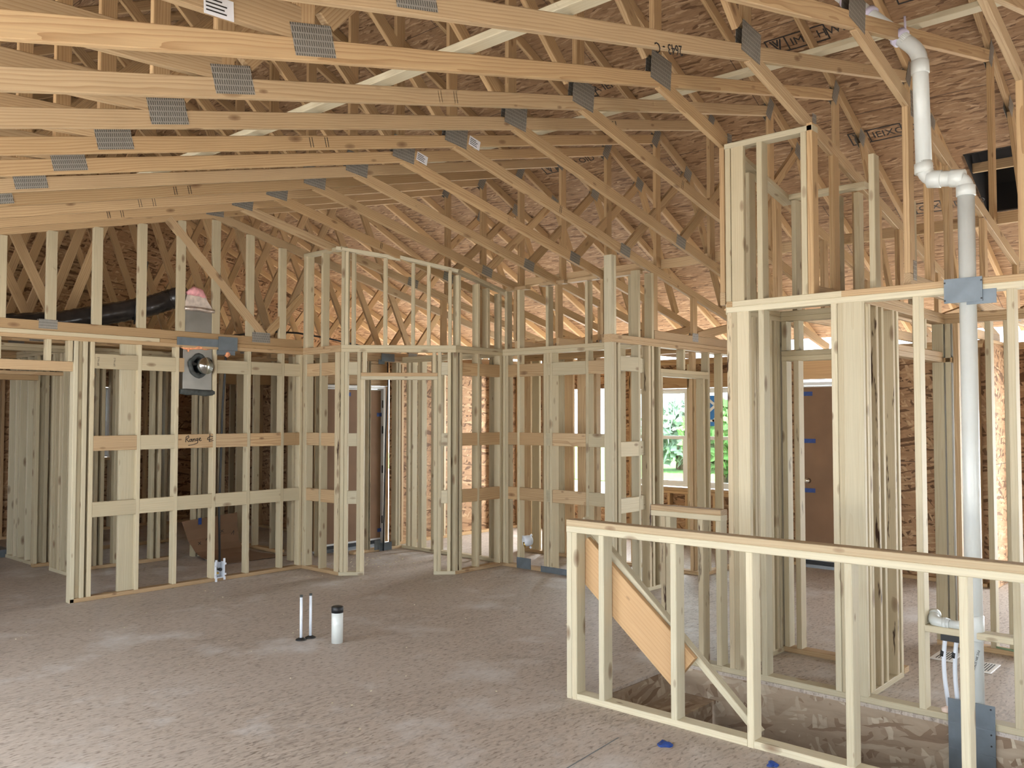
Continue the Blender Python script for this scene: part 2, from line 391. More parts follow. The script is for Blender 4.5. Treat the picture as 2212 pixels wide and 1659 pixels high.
# outside walls: studs, plates and sheathing
def outer(name, label, o, u, n, runs, rects, s_plates, extra=()):
    r = empty(name, (*o, 0), label, 'wall', kind='structure'); w = Wall(o, u, n, r, PINE)
    for s0, s1 in s_plates:
        w.plate(s0, s1, 0, 'bottom_plate'); w.dbl(s0, s1)
    for s in runs: w.stud(s, mat=random.choice((PINE, SPF, PINEW)))
    up = V(w.u); P = w.P(0, D4, 0)
    th = .011 if up.cross(V((0, 0, 1))).dot(w.n) > 0 else -.011
    panel(r, 'sheathing', P, up, (0, 0, 1), rects, th, OSB_WALL)
    return r, w
def arange(a, b, st):
    out = []; x = a
    while x < b - 1e-6: out.append(x); x += st
    return out
# right wall (faces -x): s measured as y
wr, WR = outer('wall_right', 'orange strand board outside wall beyond the rooms, holding the two bright windows', (XR, 0), (0, 1), (1, 0),
    [s for s in arange(-4.9, 8.9, .406) if not (-3.1 < s < 1.95 or 2.25 < s < 4.65 or 4.98 < s < 6.96 or 7.25 < s < 8.25)] + [7.26, 8.24, -3.12, 1.97, 2.2, 4.7, 5.03, 5.95, 6.0, 6.93, 8.9],
    [(-5.2, -3.1, -.3, 2.42), (-3.1, 1.95, 2.15, 2.42), (1.95, 2.32, -.3, 2.42), (4.6, 5.05, -.3, 2.42), (5.05, 6.91, -.3, .74), (5.05, 6.91, 2.09, 2.42), (5.93, 6.01, .74, 2.09), (6.91, 7.3, -.3, 2.42), (7.3, 8.2, -.3, .5), (7.3, 8.2, 2.1, 2.42), (8.2, 9.05, -.3, 2.42)],
    [(-5.1, -3.1), (1.95, 2.3), (4.6, 8.95)])
for a, b in ((5.05, 5.93), (6.01, 6.91)):
    WR.plate(a, b, .70, 'sill'); WR.plate(a, b, .66, 'sill', PINE)
    for s in (a + .03, a + .3, b - .3, b - .03): WR.stud(s, S, .66, PINE, 'cripple_stud')
beam(wr, 'header', WR.P(5.0, D4 / 2, 2.17), WR.P(6.96, D4 / 2, 2.17), D4, .185, (0, 0, 1), PINE)
beam(wr, 'header', WR.P(-3.1, D4 / 2, 2.26), WR.P(1.95, D4 / 2, 2.26), D4, .24, (0, 0, 1), PINE)
# recessed entry with the papered door (faces -x)
we, WE = outer('wall_entry', 'framed wall around the papered entry door', (9.62, 0), (0, 1), (1, 0), [2.36, 2.72, 3.16, 3.2, 4.22, 4.26, 4.55],
    [(2.3, 3.2, -.3, 2.42), (3.2, 4.22, 2.12, 2.42), (4.22, 4.65, -.3, 2.42)], [(2.3, 3.2), (4.2, 4.65)])
beam(we, 'header', WE.P(3.16, D4 / 2, 2.245), WE.P(4.26, D4 / 2, 2.245), D4, .24, (0, 0, 1), BOARD)
for y0, nn in ((4.63, 1), (2.31, -1)):
    r, w = outer('wall_entry_return', 'short return wall beside the recessed entry door', (9.7, y0), (1, 0), (0, nn), [.03, .42], [(-.1, .62, -.3, 2.42)], [(0, .6)])
# back wall behind the pantry corner (faces -y)
wb, WB = outer('wall_back', 'sunlit strand board outside wall seen past the pantry studs', (7.47, 8.86), (1, 0), (0, 1), [.22, .6, 1.0, 2.0, 2.4, 2.6], [(.07, 2.8, -.3, 2.42)], [(.17, 2.74)])
# the wing: right side wall (faces -x) and far wall (faces -y) with its window
ww, WW = outer('wall_wing', 'dark strand board wall of the far wing behind the range wall', (7.40, 9.0), (0, 1), (1, 0), arange(.5, 4.3, .406), [(.45, 4.4, -.3, 2.42)], [(.45, 4.4)])
wf, WF = outer('wall_far', 'far outside wall with a narrow bright window', (-.7, 13.3), (1, 0), (0, 1), [s for s in arange(.1, 8.1, .406) if not 5.5 < s < 6.5] + [5.54, 6.46],
    [(0, 5.56, -.3, 2.42), (5.56, 6.44, -.3, 1.08), (5.56, 6.44, 2.14, 2.42), (6.44, 8.2, -.3, 2.42)], [(0, 8.1)])
WF.plate(5.56, 6.44, 1.04, 'sill')
# walls behind the camera, with the big openings that light the room
wl, WL = outer('wall_left', 'outside wall at the camera side with open window bays', (-.62, 0), (0, 1), (-1, 0), [s for s in arange(-5, 13.2, .406) if not (-3.6 < s < -.3 or .9 < s < 3.6 or 4.3 < s < 7.0)] + [-3.6, -.3, .9, 3.6, 4.3, 7.0],
    [(-5.2, -3.6, -.3, 2.42), (-3.6, -.3, -.3, .3), (-3.6, -.3, 2.2, 2.42), (-.3, .9, -.3, 2.42), (.9, 3.6, -.3, .3), (.9, 3.6, 2.2, 2.42), (3.6, 4.3, -.3, 2.42), (4.3, 7.0, -.3, .3), (4.3, 7.0, 2.2, 2.42), (7.0, 13.4, -.3, 2.42)], [(-5.2, 13.4)])
wz, WZ = outer('wall_front', 'outside wall behind the camera with a wide door opening', (-.6, -5.1), (1, 0), (0, -1), [s for s in arange(.05, 10.8, .406) if not (1.0 < s < 4.9 or 6.2 < s < 9.8)] + [1.0, 4.9, 6.2, 9.8],
    [(0, 1.0, -.3, 2.42), (1.0, 4.9, 2.2, 2.42), (4.9, 6.2, -.3, 2.42), (6.2, 9.8, -.3, .5), (6.2, 9.8, 2.2, 2.42), (9.8, 10.9, -.3, 2.42)], [(0, 10.85)])

# windows: white vinyl double hung
def window(name, label, o, u, n, w, z0, z1, sticker=False):
    u, n = V((*u, 0)), V((*n, 0)); o = V((*o, 0))
    r = empty(name, o + V((0, 0, z0)), label, 'window', kind='structure')
    def bar(nm, s0, s1, a0, a1, off, th, mat=VINYL, par=None):
        c0, c1 = o + u * s0 + n * off + V((0, 0, a0)), o + u * s1 + n * (off + th) + V((0, 0, a1))
        return box(par or r, nm, [min(c0[i], c1[i]) for i in range(3)], [max(c0[i], c1[i]) for i in range(3)], mat)
    f = .035
    lo, hi = o, o + u * w
    def ring(nm, s0, s1, a0, a1, t, off, th):
        l = []
        for q in ((s0, s0 + t, a0, a1), (s1 - t, s1, a0, a1), (s0 + t, s1 - t, a0, a0 + t), (s0 + t, s1 - t, a1 - t, a1)):
            c0, c1 = o + u * q[0] + n * off + V((0, 0, q[2])), o + u * q[1] + n * (off + th) + V((0, 0, q[3]))
            l.append(([min(c0[i], c1[i]) for i in range(3)], [max(c0[i], c1[i]) for i in range(3)]))
        return boxes_mesh(nm, l, VINYL, None, r)
    ring('window_frame', 0, w, z0, z1, .03, .02, .09)
    zm = (z0 + z1) / 2
    lo_s = ring('lower_sash', .03, w - .03, z0 + .03, zm + .02, .045, .035, .03)
    up_s = ring('upper_sash', .03, w - .03, zm - .02, z1 - .03, .035, .07, .03)
    bar('pane', .07, w - .07, z0 + .07, zm - .02, .048, .005, GLASS, lo_s)
    bar('pane', .06, w - .06, zm + .01, z1 - .06, .083, .005, GLASS, up_s)
    if sticker:
        st = bar('window_sticker', w - .33, w - .10, z1 - .50, z1 - .10, .080, .002, STICK, up_s)
        P = o + u * (w - .31) + n * .079 + V((0, 0, z1 - .47))
        strokes(st, 'sticker_mark', P, -u, (0, 0, 1), [[(-.15, .33), (-.04, .24), (-.15, .15)]], .035, VINYL)
        strokes(st, 'sticker_mark', P, -u, (0, 0, 1), [[(-.02, .10), (-.07, .04), (-.13, .04), (-.19, .10)]], .03, VINYL)
    return r
window('window_1', 'white double hung window on the right of the bright pair, blue sticker on its glass', (XR, 5.07), (0, 1), (1, 0), .84, .76, 2.07, True)
window('window_2', 'white double hung window on the left of the bright pair, clear glass', (XR, 6.03), (0, 1), (1, 0), .86, .76, 2.07)
window('window_3', 'narrow bright window in the far wing wall behind the range wall', (4.87, 13.3), (1, 0), (0, 1), .86, 1.09, 2.13)

# the two papered doors
def door(name, label, o, u, n, w, h, hinge_gap=0., tapes=(), knob=None):
    u, n = V((*u, 0)), V((*n, 0)); o = V((*o, 0)); r = empty(name, o, label, 'door', kind='structure')
    def bx(nm, s0, s1, a0, a1, f0, f1, mat, par=None, lab=None):
        c0, c1 = o + u * s0 + n * f0 + V((0, 0, a0)), o + u * s1 + n * f1 + V((0, 0, a1))
        return box(par or r, nm, [min(c0[i], c1[i]) for i in range(3)], [max(c0[i], c1[i]) for i in range(3)], mat, lab)
    bx('door_jamb', -.035, 0, .0, h, -.02, .11, WHITE); bx('door_jamb', w, w + .035, 0, h, -.02, .11, WHITE); bx('door_jamb', -.035, w + .035, h, h + .035, -.02, .11, WHITE)
    bx('threshold', 0, w, .0, .035, -.03, .13, STEEL); bx('door_sweep', .01, w - .01, .036, .075, .02, .06, BLACK)
    d = bx('door_leaf', .004 + hinge_gap, w - .004, .076, h - .006, .03, .075, WHITE)
    c = bx('cardboard_cover', .012 + hinge_gap, w - .012, .10, h - .02, .022, .0295, CARD, d)
    for (s0, s1, a) in tapes: bx('tape_strip', s0, s1, a - .024, a + .024, .0195, .0218, TAPE, d)
    if knob:
        P = o + u * knob[0] + n * .02 + V((0, 0, knob[1]))
        M = frame(P, P - n * .05, (0, 0, 1))[0]
        k = tube(d, 'door_knob', [P, P - n * .012, P - n * .03, P - n * .045, P - n * .058, P - n * .064], [.03, .014, .014, .03, .026, .004], CHROME, 20)
    return r
door('door_2', 'dark cardboard covered entry door with three blue tape strips, right of the big posts', (9.60, 4.185), (0, -1), (1, 0), .93, 2.05, tapes=((.005, .13, 1.955), (.005, .16, 1.42), (.005, .15, .86)), knob=(.075, .97))
dd = door('door_1', 'cardboard covered door in the pantry with blue tape on its white jambs', (6.47, 8.99), (1, 0), (0, 1), .98, 2.06, tapes=((.40, .47, 1.98), (.90, .985, 1.72), (.92, .985, .2)))
# gable ends
def gable(name, y, th, label):
    pts = [(-1.1, tchord(-1.1) + .09), (4.6, tchord(4.6) + .09), (10.9, tchord(10.9) + .09), (10.9, 2.47), (-1.1, 2.47)]
    M = Matrix((V((1, 0, 0)), V((0, 0, 1)), V((0, -1, 0)))).transposed().to_4x4(); M.translation = V((0, y, 0))
    n = len(pts); vs = [(a, b, 0) for a, b in pts] + [(a, b, th) for a, b in pts]
    me = bpy.data.meshes.new(name); me.from_pydata(vs, [], [tuple(range(n)), tuple(range(2 * n - 1, n - 1, -1))] + [(i, n + i, n + (i + 1) % n, (i + 1) % n) for i in range(n)])
    bmm = bmesh.new(); bmm.from_mesh(me); bmesh.ops.recalc_face_normals(bmm, faces=bmm.faces); bmm.to_mesh(me); bmm.free()
    o = place(name, me, M, None, OSB_WALL); tag(o, label, 'wall', kind='structure')
gable('wall_gable', 13.46, -.012, 'strand board gable end beyond the far wing trusses')
gable('wall_gable_front', -5.25, .012, 'strand board gable end behind the camera')
for z in (1.86, 1.24, .84, .17): box(dd, 'tape_strip', (6.428, 8.962, z - .035), (6.478, 8.972, z + .035), TAPE)
for z in (1.86, 1.52, 1.0, .34): box(dd, 'hinge', (7.44, 8.975, z - .05), (7.462, 8.99, z + .05), BLACK)

# stair well: strand board rims and steps going down towards the camera
rim = panel(None, 'wall_stair', (5.29, 0, -.022), (0, 1, 0), (0, 0, 1), [(-2.2, 3.2, -2.6, 0)], .012, OSB_RIM)
tag(rim, 'coarse strand board lining below the floor edge in the stairwell', 'stair wall', kind='structure')
rim2 = panel(None, 'wall_stair_near', (4.275, 0, -.022), (0, 1, 0), (0, 0, 1), [(-2.2, 3.2, -2.6, 0)], -.012, OSB_RIM)
tag(rim2, 'strand board stairwell lining under the short half wall', 'stair wall', kind='structure')
rim3 = panel(None, 'wall_stair_end', (5.28, -2.2, -.022), (-1, 0, 0), (0, 0, 1), [(0, 1.0, -2.6, 0)], .012, OSB_RIM)
tag(rim3, 'strand board at the low end of the stairwell', 'stair wall', kind='structure')
st = empty('staircase', (4.78, 3.2, -2.4), 'strand board steps dropping below the floor behind the half wall', 'stairs')
for i in range(12):
    yr = 3.195 - .26 * i; zt = -.19 * (i + 1)
    panel(st, 'riser', (5.275, yr, 0), (-1, 0, 0), (0, 0, 1), [(0, .985, zt - .006, zt + .166)], .018, OSB_RIM)
    panel(st, 'tread', (4.29, yr - .285, zt - .022), (1, 0, 0), (0, 1, 0), [(0, .985, 0, .285)], .022, OSB_RIM)
tag(box(None, 'floor_basement', (3.9, -5, -2.66), (7, 3.3, -2.62), GRAVEL), 'bottom of the stairwell', 'floor', kind='structure')

# outdoors: lawn, gravel, two trees
g = boxes_mesh('ground', [((10.6, -40, -.55), (60, 60, -.5)), ((-60, 13.6, -.55), (10.6, 60, -.5)), ((-60, -40, -.55), (-.8, 13.6, -.5)), ((-.8, -40, -.55), (10.6, -5.4, -.5)), ((7.6, 9.1, -.55), (10.6, 13.6, -.5))], GRAVEL)
tag(g, 'pale gravel ground outside the house', 'ground', kind='structure')
lw = boxes_mesh('lawn', [((24, -10, -.4999), (55, 40, -.47))], GRASS); tag(lw, 'green lawn seen through the bright windows', 'grass', kind='stuff')
def tree(x, y, h, r, label):
    t = empty('tree', (x, y, -.462), label, 'tree', 'trees beyond the windows')
    tube(t, 'trunk', [(x, y, -.462), (x + .05, y, h * .4), (x - .05, y + .1, h * .7)], [.2, .16, .06], TRUNK, 10)
    rng = random.Random(int(x * 10)); vs, fs = [], []
    for i in range(1600):
        a, b = rng.uniform(0, 2 * math.pi), math.acos(rng.uniform(-1, 1)); q = r * rng.uniform(.45, 1)
        c = V((x + q * math.sin(b) * math.cos(a), y + q * math.sin(b) * math.sin(a), max(-.2, h * .7 + q * .9 * math.cos(b))))
        e = V((rng.gauss(0, 1), rng.gauss(0, 1), rng.gauss(0, 1))).normalized() * .22; f = e.orthogonal().normalized() * .14; k = len(vs)
        vs += [c - e, c - f, c + e, c + f]; fs.append((k, k + 1, k + 2, k + 3))
    me = bpy.data.meshes.new('crown'); me.from_pydata([tuple(v) for v in vs], [], fs)
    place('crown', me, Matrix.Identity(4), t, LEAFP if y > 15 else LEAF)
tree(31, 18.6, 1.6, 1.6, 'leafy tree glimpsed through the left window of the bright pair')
tree(25, 13.5, 1.5, 1.3, 'leafy tree glimpsed through the right window of the bright pair')

# ------------------------------------------------------------------ roof trusses
def gus(root, x, y, z, w, h, rot=0., label=None):
    for yy in (y - .0012, y + S + .0012):
        me = _cache.get(('g', w, h))
        if me is None:
            me = slab_mesh(w, .002, h); me.materials.append(GUSS); _cache[('g', w, h)] = me
        place('gusset_plate', me, Matrix.Translation((x, yy, z)) @ Matrix.Rotation(-rot, 4, 'Y'), root)
_jit = [0]
def mem(root, name, y, a, b, d=D4, mat=None):
    _jit[0] = (_jit[0] + 1) % 7; y = y + (_jit[0] - 3) * .0007     # boards never sit perfectly flush
    return beam(root, name, (a[0], y + S / 2, a[1]), (b[0], y + S / 2, b[1]), S, d, (1, 0, 0) if abs(a[0] - b[0]) < 1e-4 else (0, 0, 1), mat or PINE)
AL, AR = math.atan(.245), -math.atan(.225)
GT = 'roof trusses over the great room'
def truss(k, label, flat=None, post=False, tags=(), mat=None):
    y = 1.6814 + W24 * k; r = empty('roof_truss', (4.6, y, ZT), label, 'roof truss', GT)
    m1, m2 = (random.choice((PINE, PINE, PINEW)) for _ in 'ab')
    mem(r, 'top_chord', y, (-1.1, tchord(-1.1) + .049), (4.6, tchord(4.6) + .049)); mem(r, 'top_chord', y, (4.6, tchord(4.6) + .049), (11.45, tchord(11.45) + .049))
    mem(r, 'bottom_chord', y, (-.68, lchord(-.68) + .046), (7.43, lchord(7.43) + .046), mat=mat or m1)
    mem(r, 'bottom_chord', y, (4.63, rchord(4.63) + .046), (10.28, rchord(10.28) + .046), mat=m2)
    mem(r, 'web', y, (-.95, 3.13), (1.98, 3.262), D6, PINEW)
    mem(r, 'web', y, (2.0, 3.26), (2.0, 4.70)); mem(r, 'web', y, (2.10, 3.31), (4.35, 5.80))
    mem(r, 'web', y, (4.50, 3.93), (3.12, 5.22)); mem(r, 'web', y, (4.6, 3.95), (4.6, 5.9))
    mem(r, 'web', y, (7.49, 4.50), (7.49, 3.20)); (k >= 3) and mem(r, 'web', y, (6.92, 3.30), (8.06, 4.26)); mem(r, 'web', y, (8.12, 4.25), (8.85, 2.90))
    gus(r, 2.035, y, 3.212, .20, .128, AL); gus(r, 4.635, y, 3.872, .23, .185, -.1); gus(r, 7.46, y, 4.52, .10, .20, -.45)
    gus(r, 8.07, y, 4.27, .13, .13, -.4)
    if k >= 3: gus(r, 6.9, y, 3.29, .16, .10, AR)
    if flat is not None:
        mem(r, 'bottom_chord', y, (flat, ZT + .0445), (10.28, ZT + .0445), mat=PINEW)
        for x in ((5.88, 6.3, 6.72, 7.2, 8.2) if k <= 2 else (flat + .02, 8.2, 9.2)):
            if rchord(x) > ZT + .2: mem(r, 'web', y, (x, ZT + .09), (x, rchord(x) + .01))
        mem(r, 'web', y, (max(flat + .1, 8.26), ZT + .09), (9.15, rchord(9.15) - .0))
        gus(r, 8.2, y, ZT + .07, .12, .09)
    if post:
        mem(r, 'post', y, (5.485, ZT + .09), (5.485, rchord(5.485) + .01)); gus(r, 5.52, y, 3.60, .06, .16); gus(r, 5.52, y, 2.58, .06, .12)
    for (x, z, rot) in tags:
        bx = place('printed_tag', slab_mesh(.12, .0015, .075), Matrix.Translation((x, y - .0015, z)) @ Matrix.Rotation(-rot, 4, 'Y'), r, PAPER, 'white printed tag')
        strokes(bx, 'tag_print', V((x, y - .0026, z)), (math.cos(rot), 0, math.sin(rot)), (-math.sin(rot), 0, math.cos(rot)),
            [[(-.05, .02), (.01, .02)], [(-.05, .006), (.03, .006)], [(-.05, -.008), (.02, -.008)], [(-.05, -.022), (.028, -.022)]], .005, INK)
    return r, y
TN = {0: 'roof truss whose vault peak meets the white vent pipe at the top right corner',
      1: 'roof truss with digits scribbled near its peak, next behind the vent pipe one',
      2: 'roof truss with a white printed tag on its left web',
      3: 'roof truss next behind the tagged one, its right chord dropping to the tall chase top',
      4: 'roof truss two behind the tagged one, its peak plate just left of the chase',
      5: 'roof truss standing on the plates of the blocked wing wall by the bright windows',
      6: 'roof truss with a small tag beside its peak plate, over the long blocked wall',
      7: 'roof truss over the pantry return wall, plain boards, no tag',
      8: 'roof truss third from the range wall, plain boards, low over the pantry corner',
      9: 'roof truss second from the range wall, its right chord over the slanted pantry plate',
      10: 'roof truss directly in front of the range wall, lowest chord of the row',
      -1: 'roof truss nearest the camera in view, only its right chord crossing the top right corner',
      -2: 'roof truss just above and behind the camera', -3: 'second roof truss behind the camera', -4: 'third roof truss behind the camera', -5: 'fourth roof truss behind the camera'}
TR = {}
for k in range(-5, 11):
    TR[k] = truss(k, TN[k], flat=5.44 if k <= 2 else (7.40 if k >= 5 else None), post=k <= 2, tags=((1.62, 3.20, .045),) if k == 2 else ((4.83, 3.84, AR),) if k in (5, 6) else ())
# digits penned upside down on two chords
text(TR[1][0], 'marker_digits', '2643 - C', (3.86, TR[1][1] - .0008, 3.60), (-1, 0, -.245), (.245, 0, -1), .075, INK)
text(TR[4][0], 'marker_digits', '2643 - 4 1', (5.62, TR[4][1] - .0008, 4.03), (1, 0, .245), (-.245, 0, 1), .07, INK)
for k in (3, 5, 6, 8, 9, 10):
    for x in (3.3, 3.42, 5.9):
        f = lchord if x < 4.6 else rchord; a = (.245 if x < 4.6 else -.225)
        strokes(TR[k][0], 'layout_marks', V((x, TR[k][1] - .0002, f(x) + .046)), (1, 0, a), (-a, 0, 1), [[(0, -.03), (0, .03)], [(.02, -.03), (.02, .03)]], .004, INK)
# ladder truss over the range wall
y = 8.312; r = empty('roof_truss', (4.6, y, ZT), 'flat bottomed roof truss with upright studs above the range wall', 'roof truss', GT)
mem(r, 'top_chord', y, (-1.1, tchord(-1.1) + .049), (4.6, tchord(4.6) + .049)); mem(r, 'top_chord', y, (4.6, tchord(4.6) + .049), (11.45, tchord(11.45) + .049))
mem(r, 'bottom_chord', y, (-.68, ZT + .0445), (5.71, ZT + .0445)); mem(r, 'bottom_chord', y, (-.68, lchord(-.68) + .046), (7.43, lchord(7.43) + .046)); mem(r, 'bottom_chord', y, (4.6, rchord(4.6) + .046), (10.28, rchord(10.28) + .046), mat=PINEW)
for x in (1.4, 1.82, 2.22, 2.63, 3.045, 3.45, 3.875, 4.275, 4.66, 5.06, 5.46): mem(r, 'web', y, (x, ZT + .089), (x, (lchord if x < 4.6 else rchord)(x)), mat=SPF)
mem(r, 'web', y, (4.13, 3.68), (5.22, 2.58), mat=PINEW); mem(r, 'web', y, (5.72, 3.05), (5.28, 2.60), mat=PINE); mem(r, 'web', y, (1.3, 2.6), (2.55, 3.2)); mem(r, 'web', y, (2.0, 4.7), (2.0, 3.2)); mem(r, 'web', y, (4.5, 3.93), (3.12, 5.22)); mem(r, 'web', y, (2.1, 3.31), (4.35, 5.8))
gus(r, 3.02, y, ZT + .06, .16, .085); gus(r, 5.19, y, ZT + .085, .22, .11); gus(r, 4.63, y, 3.86, .20, .15)
# trusses of the far wing
for i, k in enumerate(range(12, 20)):
    y = 1.6814 + W24 * k + .02
    r = empty('roof_truss', (4.6, y, ZT), ('sunlit orange roof truss of the far wing, %s one behind the range wall' % ('first', 'second', 'third', 'fourth', 'fifth', 'sixth', 'seventh', 'eighth')[i]), 'roof truss', 'roof trusses over the far wing')
    mem(r, 'top_chord', y, (-1.1, tchord(-1.1) + .049), (4.6, tchord(4.6) + .049)); mem(r, 'top_chord', y, (4.6, tchord(4.6) + .049), (11.45, tchord(11.45) + .049)); mem(r, 'bottom_chord', y, (-.68, ZT + .0445), (10.28, ZT + .0445))
    B = (1.2, 3.4, 5.8, 8.0); T_ = (.15, 2.3, 4.6, 6.9, 9.05); zb = ZT + .05
    for a, b in ((0, 0), (0, 1), (1, 1), (1, 2), (2, 2), (2, 3), (3, 3), (3, 4)): mem(r, 'web', y, (B[a], zb), (T_[b], tchord(T_[b]) + .03))
    for b in B: gus(r, b, y, zb, .16, .09)
# long braces lying along the truss rows
for nm, a, b, w, d, lab in (('brace', (2.93, -.4, 3.475), (2.93, 8.0, 3.475), D4, S, 'long pale brace lying on the left chords and crossing under the middle of the trusses'),
        ('brace', (5.72, -2.2, 4.17), (5.72, 6.2, 4.17), D4, S, 'pale brace lying on the upper chords just right of the vault peaks'),
        ('brace', (7.55, -1.5, 3.24), (7.55, 6.6, 3.24), S, D4, 'horizontal brace nailed to the feet of the truss posts under the right roof slope')):
    tag(beam(None, nm, a, b, w, d, (0, 0, 1), FRESH if w == D4 else PINEW), lab, 'brace', 'braces tying the trusses')
# stamps printed on the roof deck
def on_deck(y, x): return V((x, y, tchord(x) + .099 - .0012))
du, dv = V((0, -1, 0)), V((-math.cos(sl), 0, math.sin(sl)))
def stamp(y, x, s, label):
    r = empty('deck_stamp', on_deck(y, x), label, 'printed stamp', 'black stamps printed on the roof deck')
    o = on_deck(y, x)
    w = .075 * len(s) * .62
    strokes(r, 'stamp_frame', o, du, dv, [[(0, -.05), (w, -.05)], [(0, .11), (w, .11)], [(.17, -.05), (.17, .11)], [(0, -.05), (0, .11)], [(w, -.05), (w, .11)]], .012, INK)
    strokes(r, 'stamp_logo', o, du, dv, [[(.04, .09), (.085, -.03), (.13, .09)], [(.065, .09), (.085, .03), (.105, .09)]], .014, INK)
    text(r, 'stamp_print', s, o + du * .2 - dv * .01, du, dv, .115, INK)
stamp(3.30, 7.02, 'IMA HWD IEI', 'black stamp on the deck near the second peak plate')
stamp(2.20, 6.90, 'OIXOID NW', 'black stamp on the deck by the vent pipe top')
stamp(3.05, 8.22, 'IEIXOID 22', 'black stamp on the deck right of the tall chase')
stamp(2.98, 9.30, 'OIXOID HD', 'black stamp low on the deck beside the vent pipe bend')
stamp(5.4, 6.9, 'IMA IEI', 'black stamp on the deck behind the middle posts')
stamp(6.4, 7.7, 'HWD OID', 'black stamp on the deck over the pantry side wall')
stamp(4.5, 8.9, 'IEI HWD', 'black stamp on the deck left of the tall chase')
# ------------------------------------------------------------------ stud walls
PG = 'stud partitions of the ground floor'
def partition(label, o, u, n, mat=SPF, group=PG):
    r = empty('stud_partition', (*o, 0), label, 'stud wall', group)
    return Wall(o, u, n, r, mat)
def nail_plate(root, lo, hi, label='flat grey steel nail plate'):
    p = box(root, 'nail_plate', lo, hi, PLATE, label)
    return p
X1, Y1 = (1, 0), (0, 1); X0, Y0 = (-1, 0), (0, -1)
# range wall
A = partition('range wall: pale stud wall with three rows of blocking and the steel hood duct', (0, 8.30), X1, Y1)
A.plate(3.245, 5.72, 0, 'bottom_plate', PINEW); A.plate(1.2, 5.72, ZP, mat=PINEW); A.plate(1.0, 4.05, ZP + S, mat=SPF); A.plate(4.055, 5.72, ZP + S, mat=PINE)
A.stud(3.264, 0, mat=FRESH); A.stud(3.310, off=.055, d=.06); A.stud(3.349, mat=FRESH); A.stud(3.412)
A.studs((3.857, 4.238, 4.650, 5.047, 5.462, 5.70))
A.stud(3.767, w=.150, d=S, off=.062, mat=FRESH)
beam(A.r, 'header', A.P(1.6, .0445, 2.155), A.P(3.245, .0445, 2.155), S, D4, (0, 0, 1), PINEW)
A.stud(3.03, 2.20); A.stud(3.215, 2.20); A.stud(2.4, 2.20); A.stud(1.62, 0); A.stud(2.62, 2.2)
bays = [(3.431, 3.838), (3.876, 4.219), (4.257, 4.631), (4.669, 5.028), (5.066, 5.443), (5.481, 5.681)]
for zi, z in enumerate(BZ):
    for i, (a, b) in enumerate(bays):
        if zi == 2 and i == 2: A.block(4.257, 4.31, z); continue
        A.block(a, b, z, mat=(PINEW, SPF, PINEW, PINEW, PINE, PINE)[i] if zi == 1 else None)
nail_plate(A.r, (4.227, 8.292, 2.415), (4.685, 8.2985, 2.495)); nail_plate(A.r, (4.675, 8.287, 2.385), (4.893, 8.2915, 2.528)); nail_plate(A.r, (4.66, 8.296, 2.34), (4.87, 8.299, 2.384))
hw_ = [[(0, 0), (.004, .05), (.03, .062), (.034, .045), (.008, .028), (.034, 0)], [(.065, .028), (.045, .024), (.04, .006), (.055, .002), (.066, .028), (.07, .002)], [(.08, .03), (.08, .004), (.084, .024), (.098, .03), (.10, .004)],
    [(.128, .032), (.113, .028), (.11, .010), (.124, .010), (.130, .032), (.128, -.014), (.112, -.022)], [(.142, .018), (.16, .026), (.158, .036), (.145, .030), (.144, .012), (.158, .006), (.17, .012)], [(.03, -.035), (.075, -.03), (.115, -.02)],
    [(.262, .07), (.256, -.005), (.30, .004)], [(.295, .042), (.268, .05), (.238, .03), (.236, .016), (.262, .012), (.292, .022)]]
strokes(A.r, 'marker_handwriting', (4.335, 8.2994, 1.44), (1, 0, .02), (0, 0, 1), hw_, .0065, INK, 'black marker words on the middle blocking')
for x in (3.47, 3.62): text(A.r, 'lumber_stamp', 'SPF No.2', (x, 8.2995, 2.17), (0, 0, 1), (-1, 0, 0), .022, INK)
# pantry front: side wall, slanted doorway wall, return
B = partition('short blocked wall between the range wall and the slanted pantry doorway', (5.72, 8.30), Y0, X1)
B.plate(0, .68, 0, 'bottom_plate', PINEW); B.dbl(0, .69, mat=PINEW); B.studs((.02, .06)); B.stud(.333); B.stud(.612); B.stud(.652, mat=BARK)
for z in BZ: B.block(.08, .314, z, mat=PINEW); B.block(.352, .593, z, mat=PINEW)
B.plate(0, .69, 3.50, 'upper_plate', SPF)
for s in (.02, .06, .35): B.stud(s, ZT, 3.50)
q = math.sqrt(.5)
Dg = partition('slanted doorway wall of the corner pantry with a flat double header', (5.72, 7.62), (q, -q), (q, q))
Dg.plate(.0, .262, 0, 'bottom_plate', FRESH); Dg.plate(1.011, 1.244, 0, 'bottom_plate', FRESH); Dg.dbl(0, 1.244)
for s in (.03, .07, .205, 1.07, 1.175): Dg.stud(s, S)
for s in (.243, 1.031): Dg.stud(s, S, 2.093)
Dg.plate(.226, 1.05, 2.093, 'header', FRESH); Dg.plate(.226, 1.05, 2.131, 'header', PINEW)
for s in (.262, 1.012): Dg.stud(s, 2.17)
for z in BZ: Dg.block(.09, .186, z, mat=FRESH); Dg.block(1.09, 1.156, z, mat=FRESH)
Dg.plate(-.05, .64, 3.50, 'upper_plate', FRESH, 3.395); Dg.plate(.58, 1.27, 3.42, 'upper_plate', FRESH, 3.26)
for s in (.03, .07, .14, .48, .78, .95, 1.18): Dg.stud(s, ZT, 3.49 - .16 * s)
Cw = partition('blocked wall right of the slanted pantry doorway', (6.60, 6.74), X1, Y1)
Cw.plate(0, .75, 0, 'bottom_plate', PINEW); Cw.dbl(0, .84, mat=SPF); Cw.studs((.02, .085)); Cw.stud(.355); Cw.stud(.72)
for z in BZ: Cw.block(.105, .336, z, mat=PINE); Cw.block(.374, .70, z, mat=PINE)
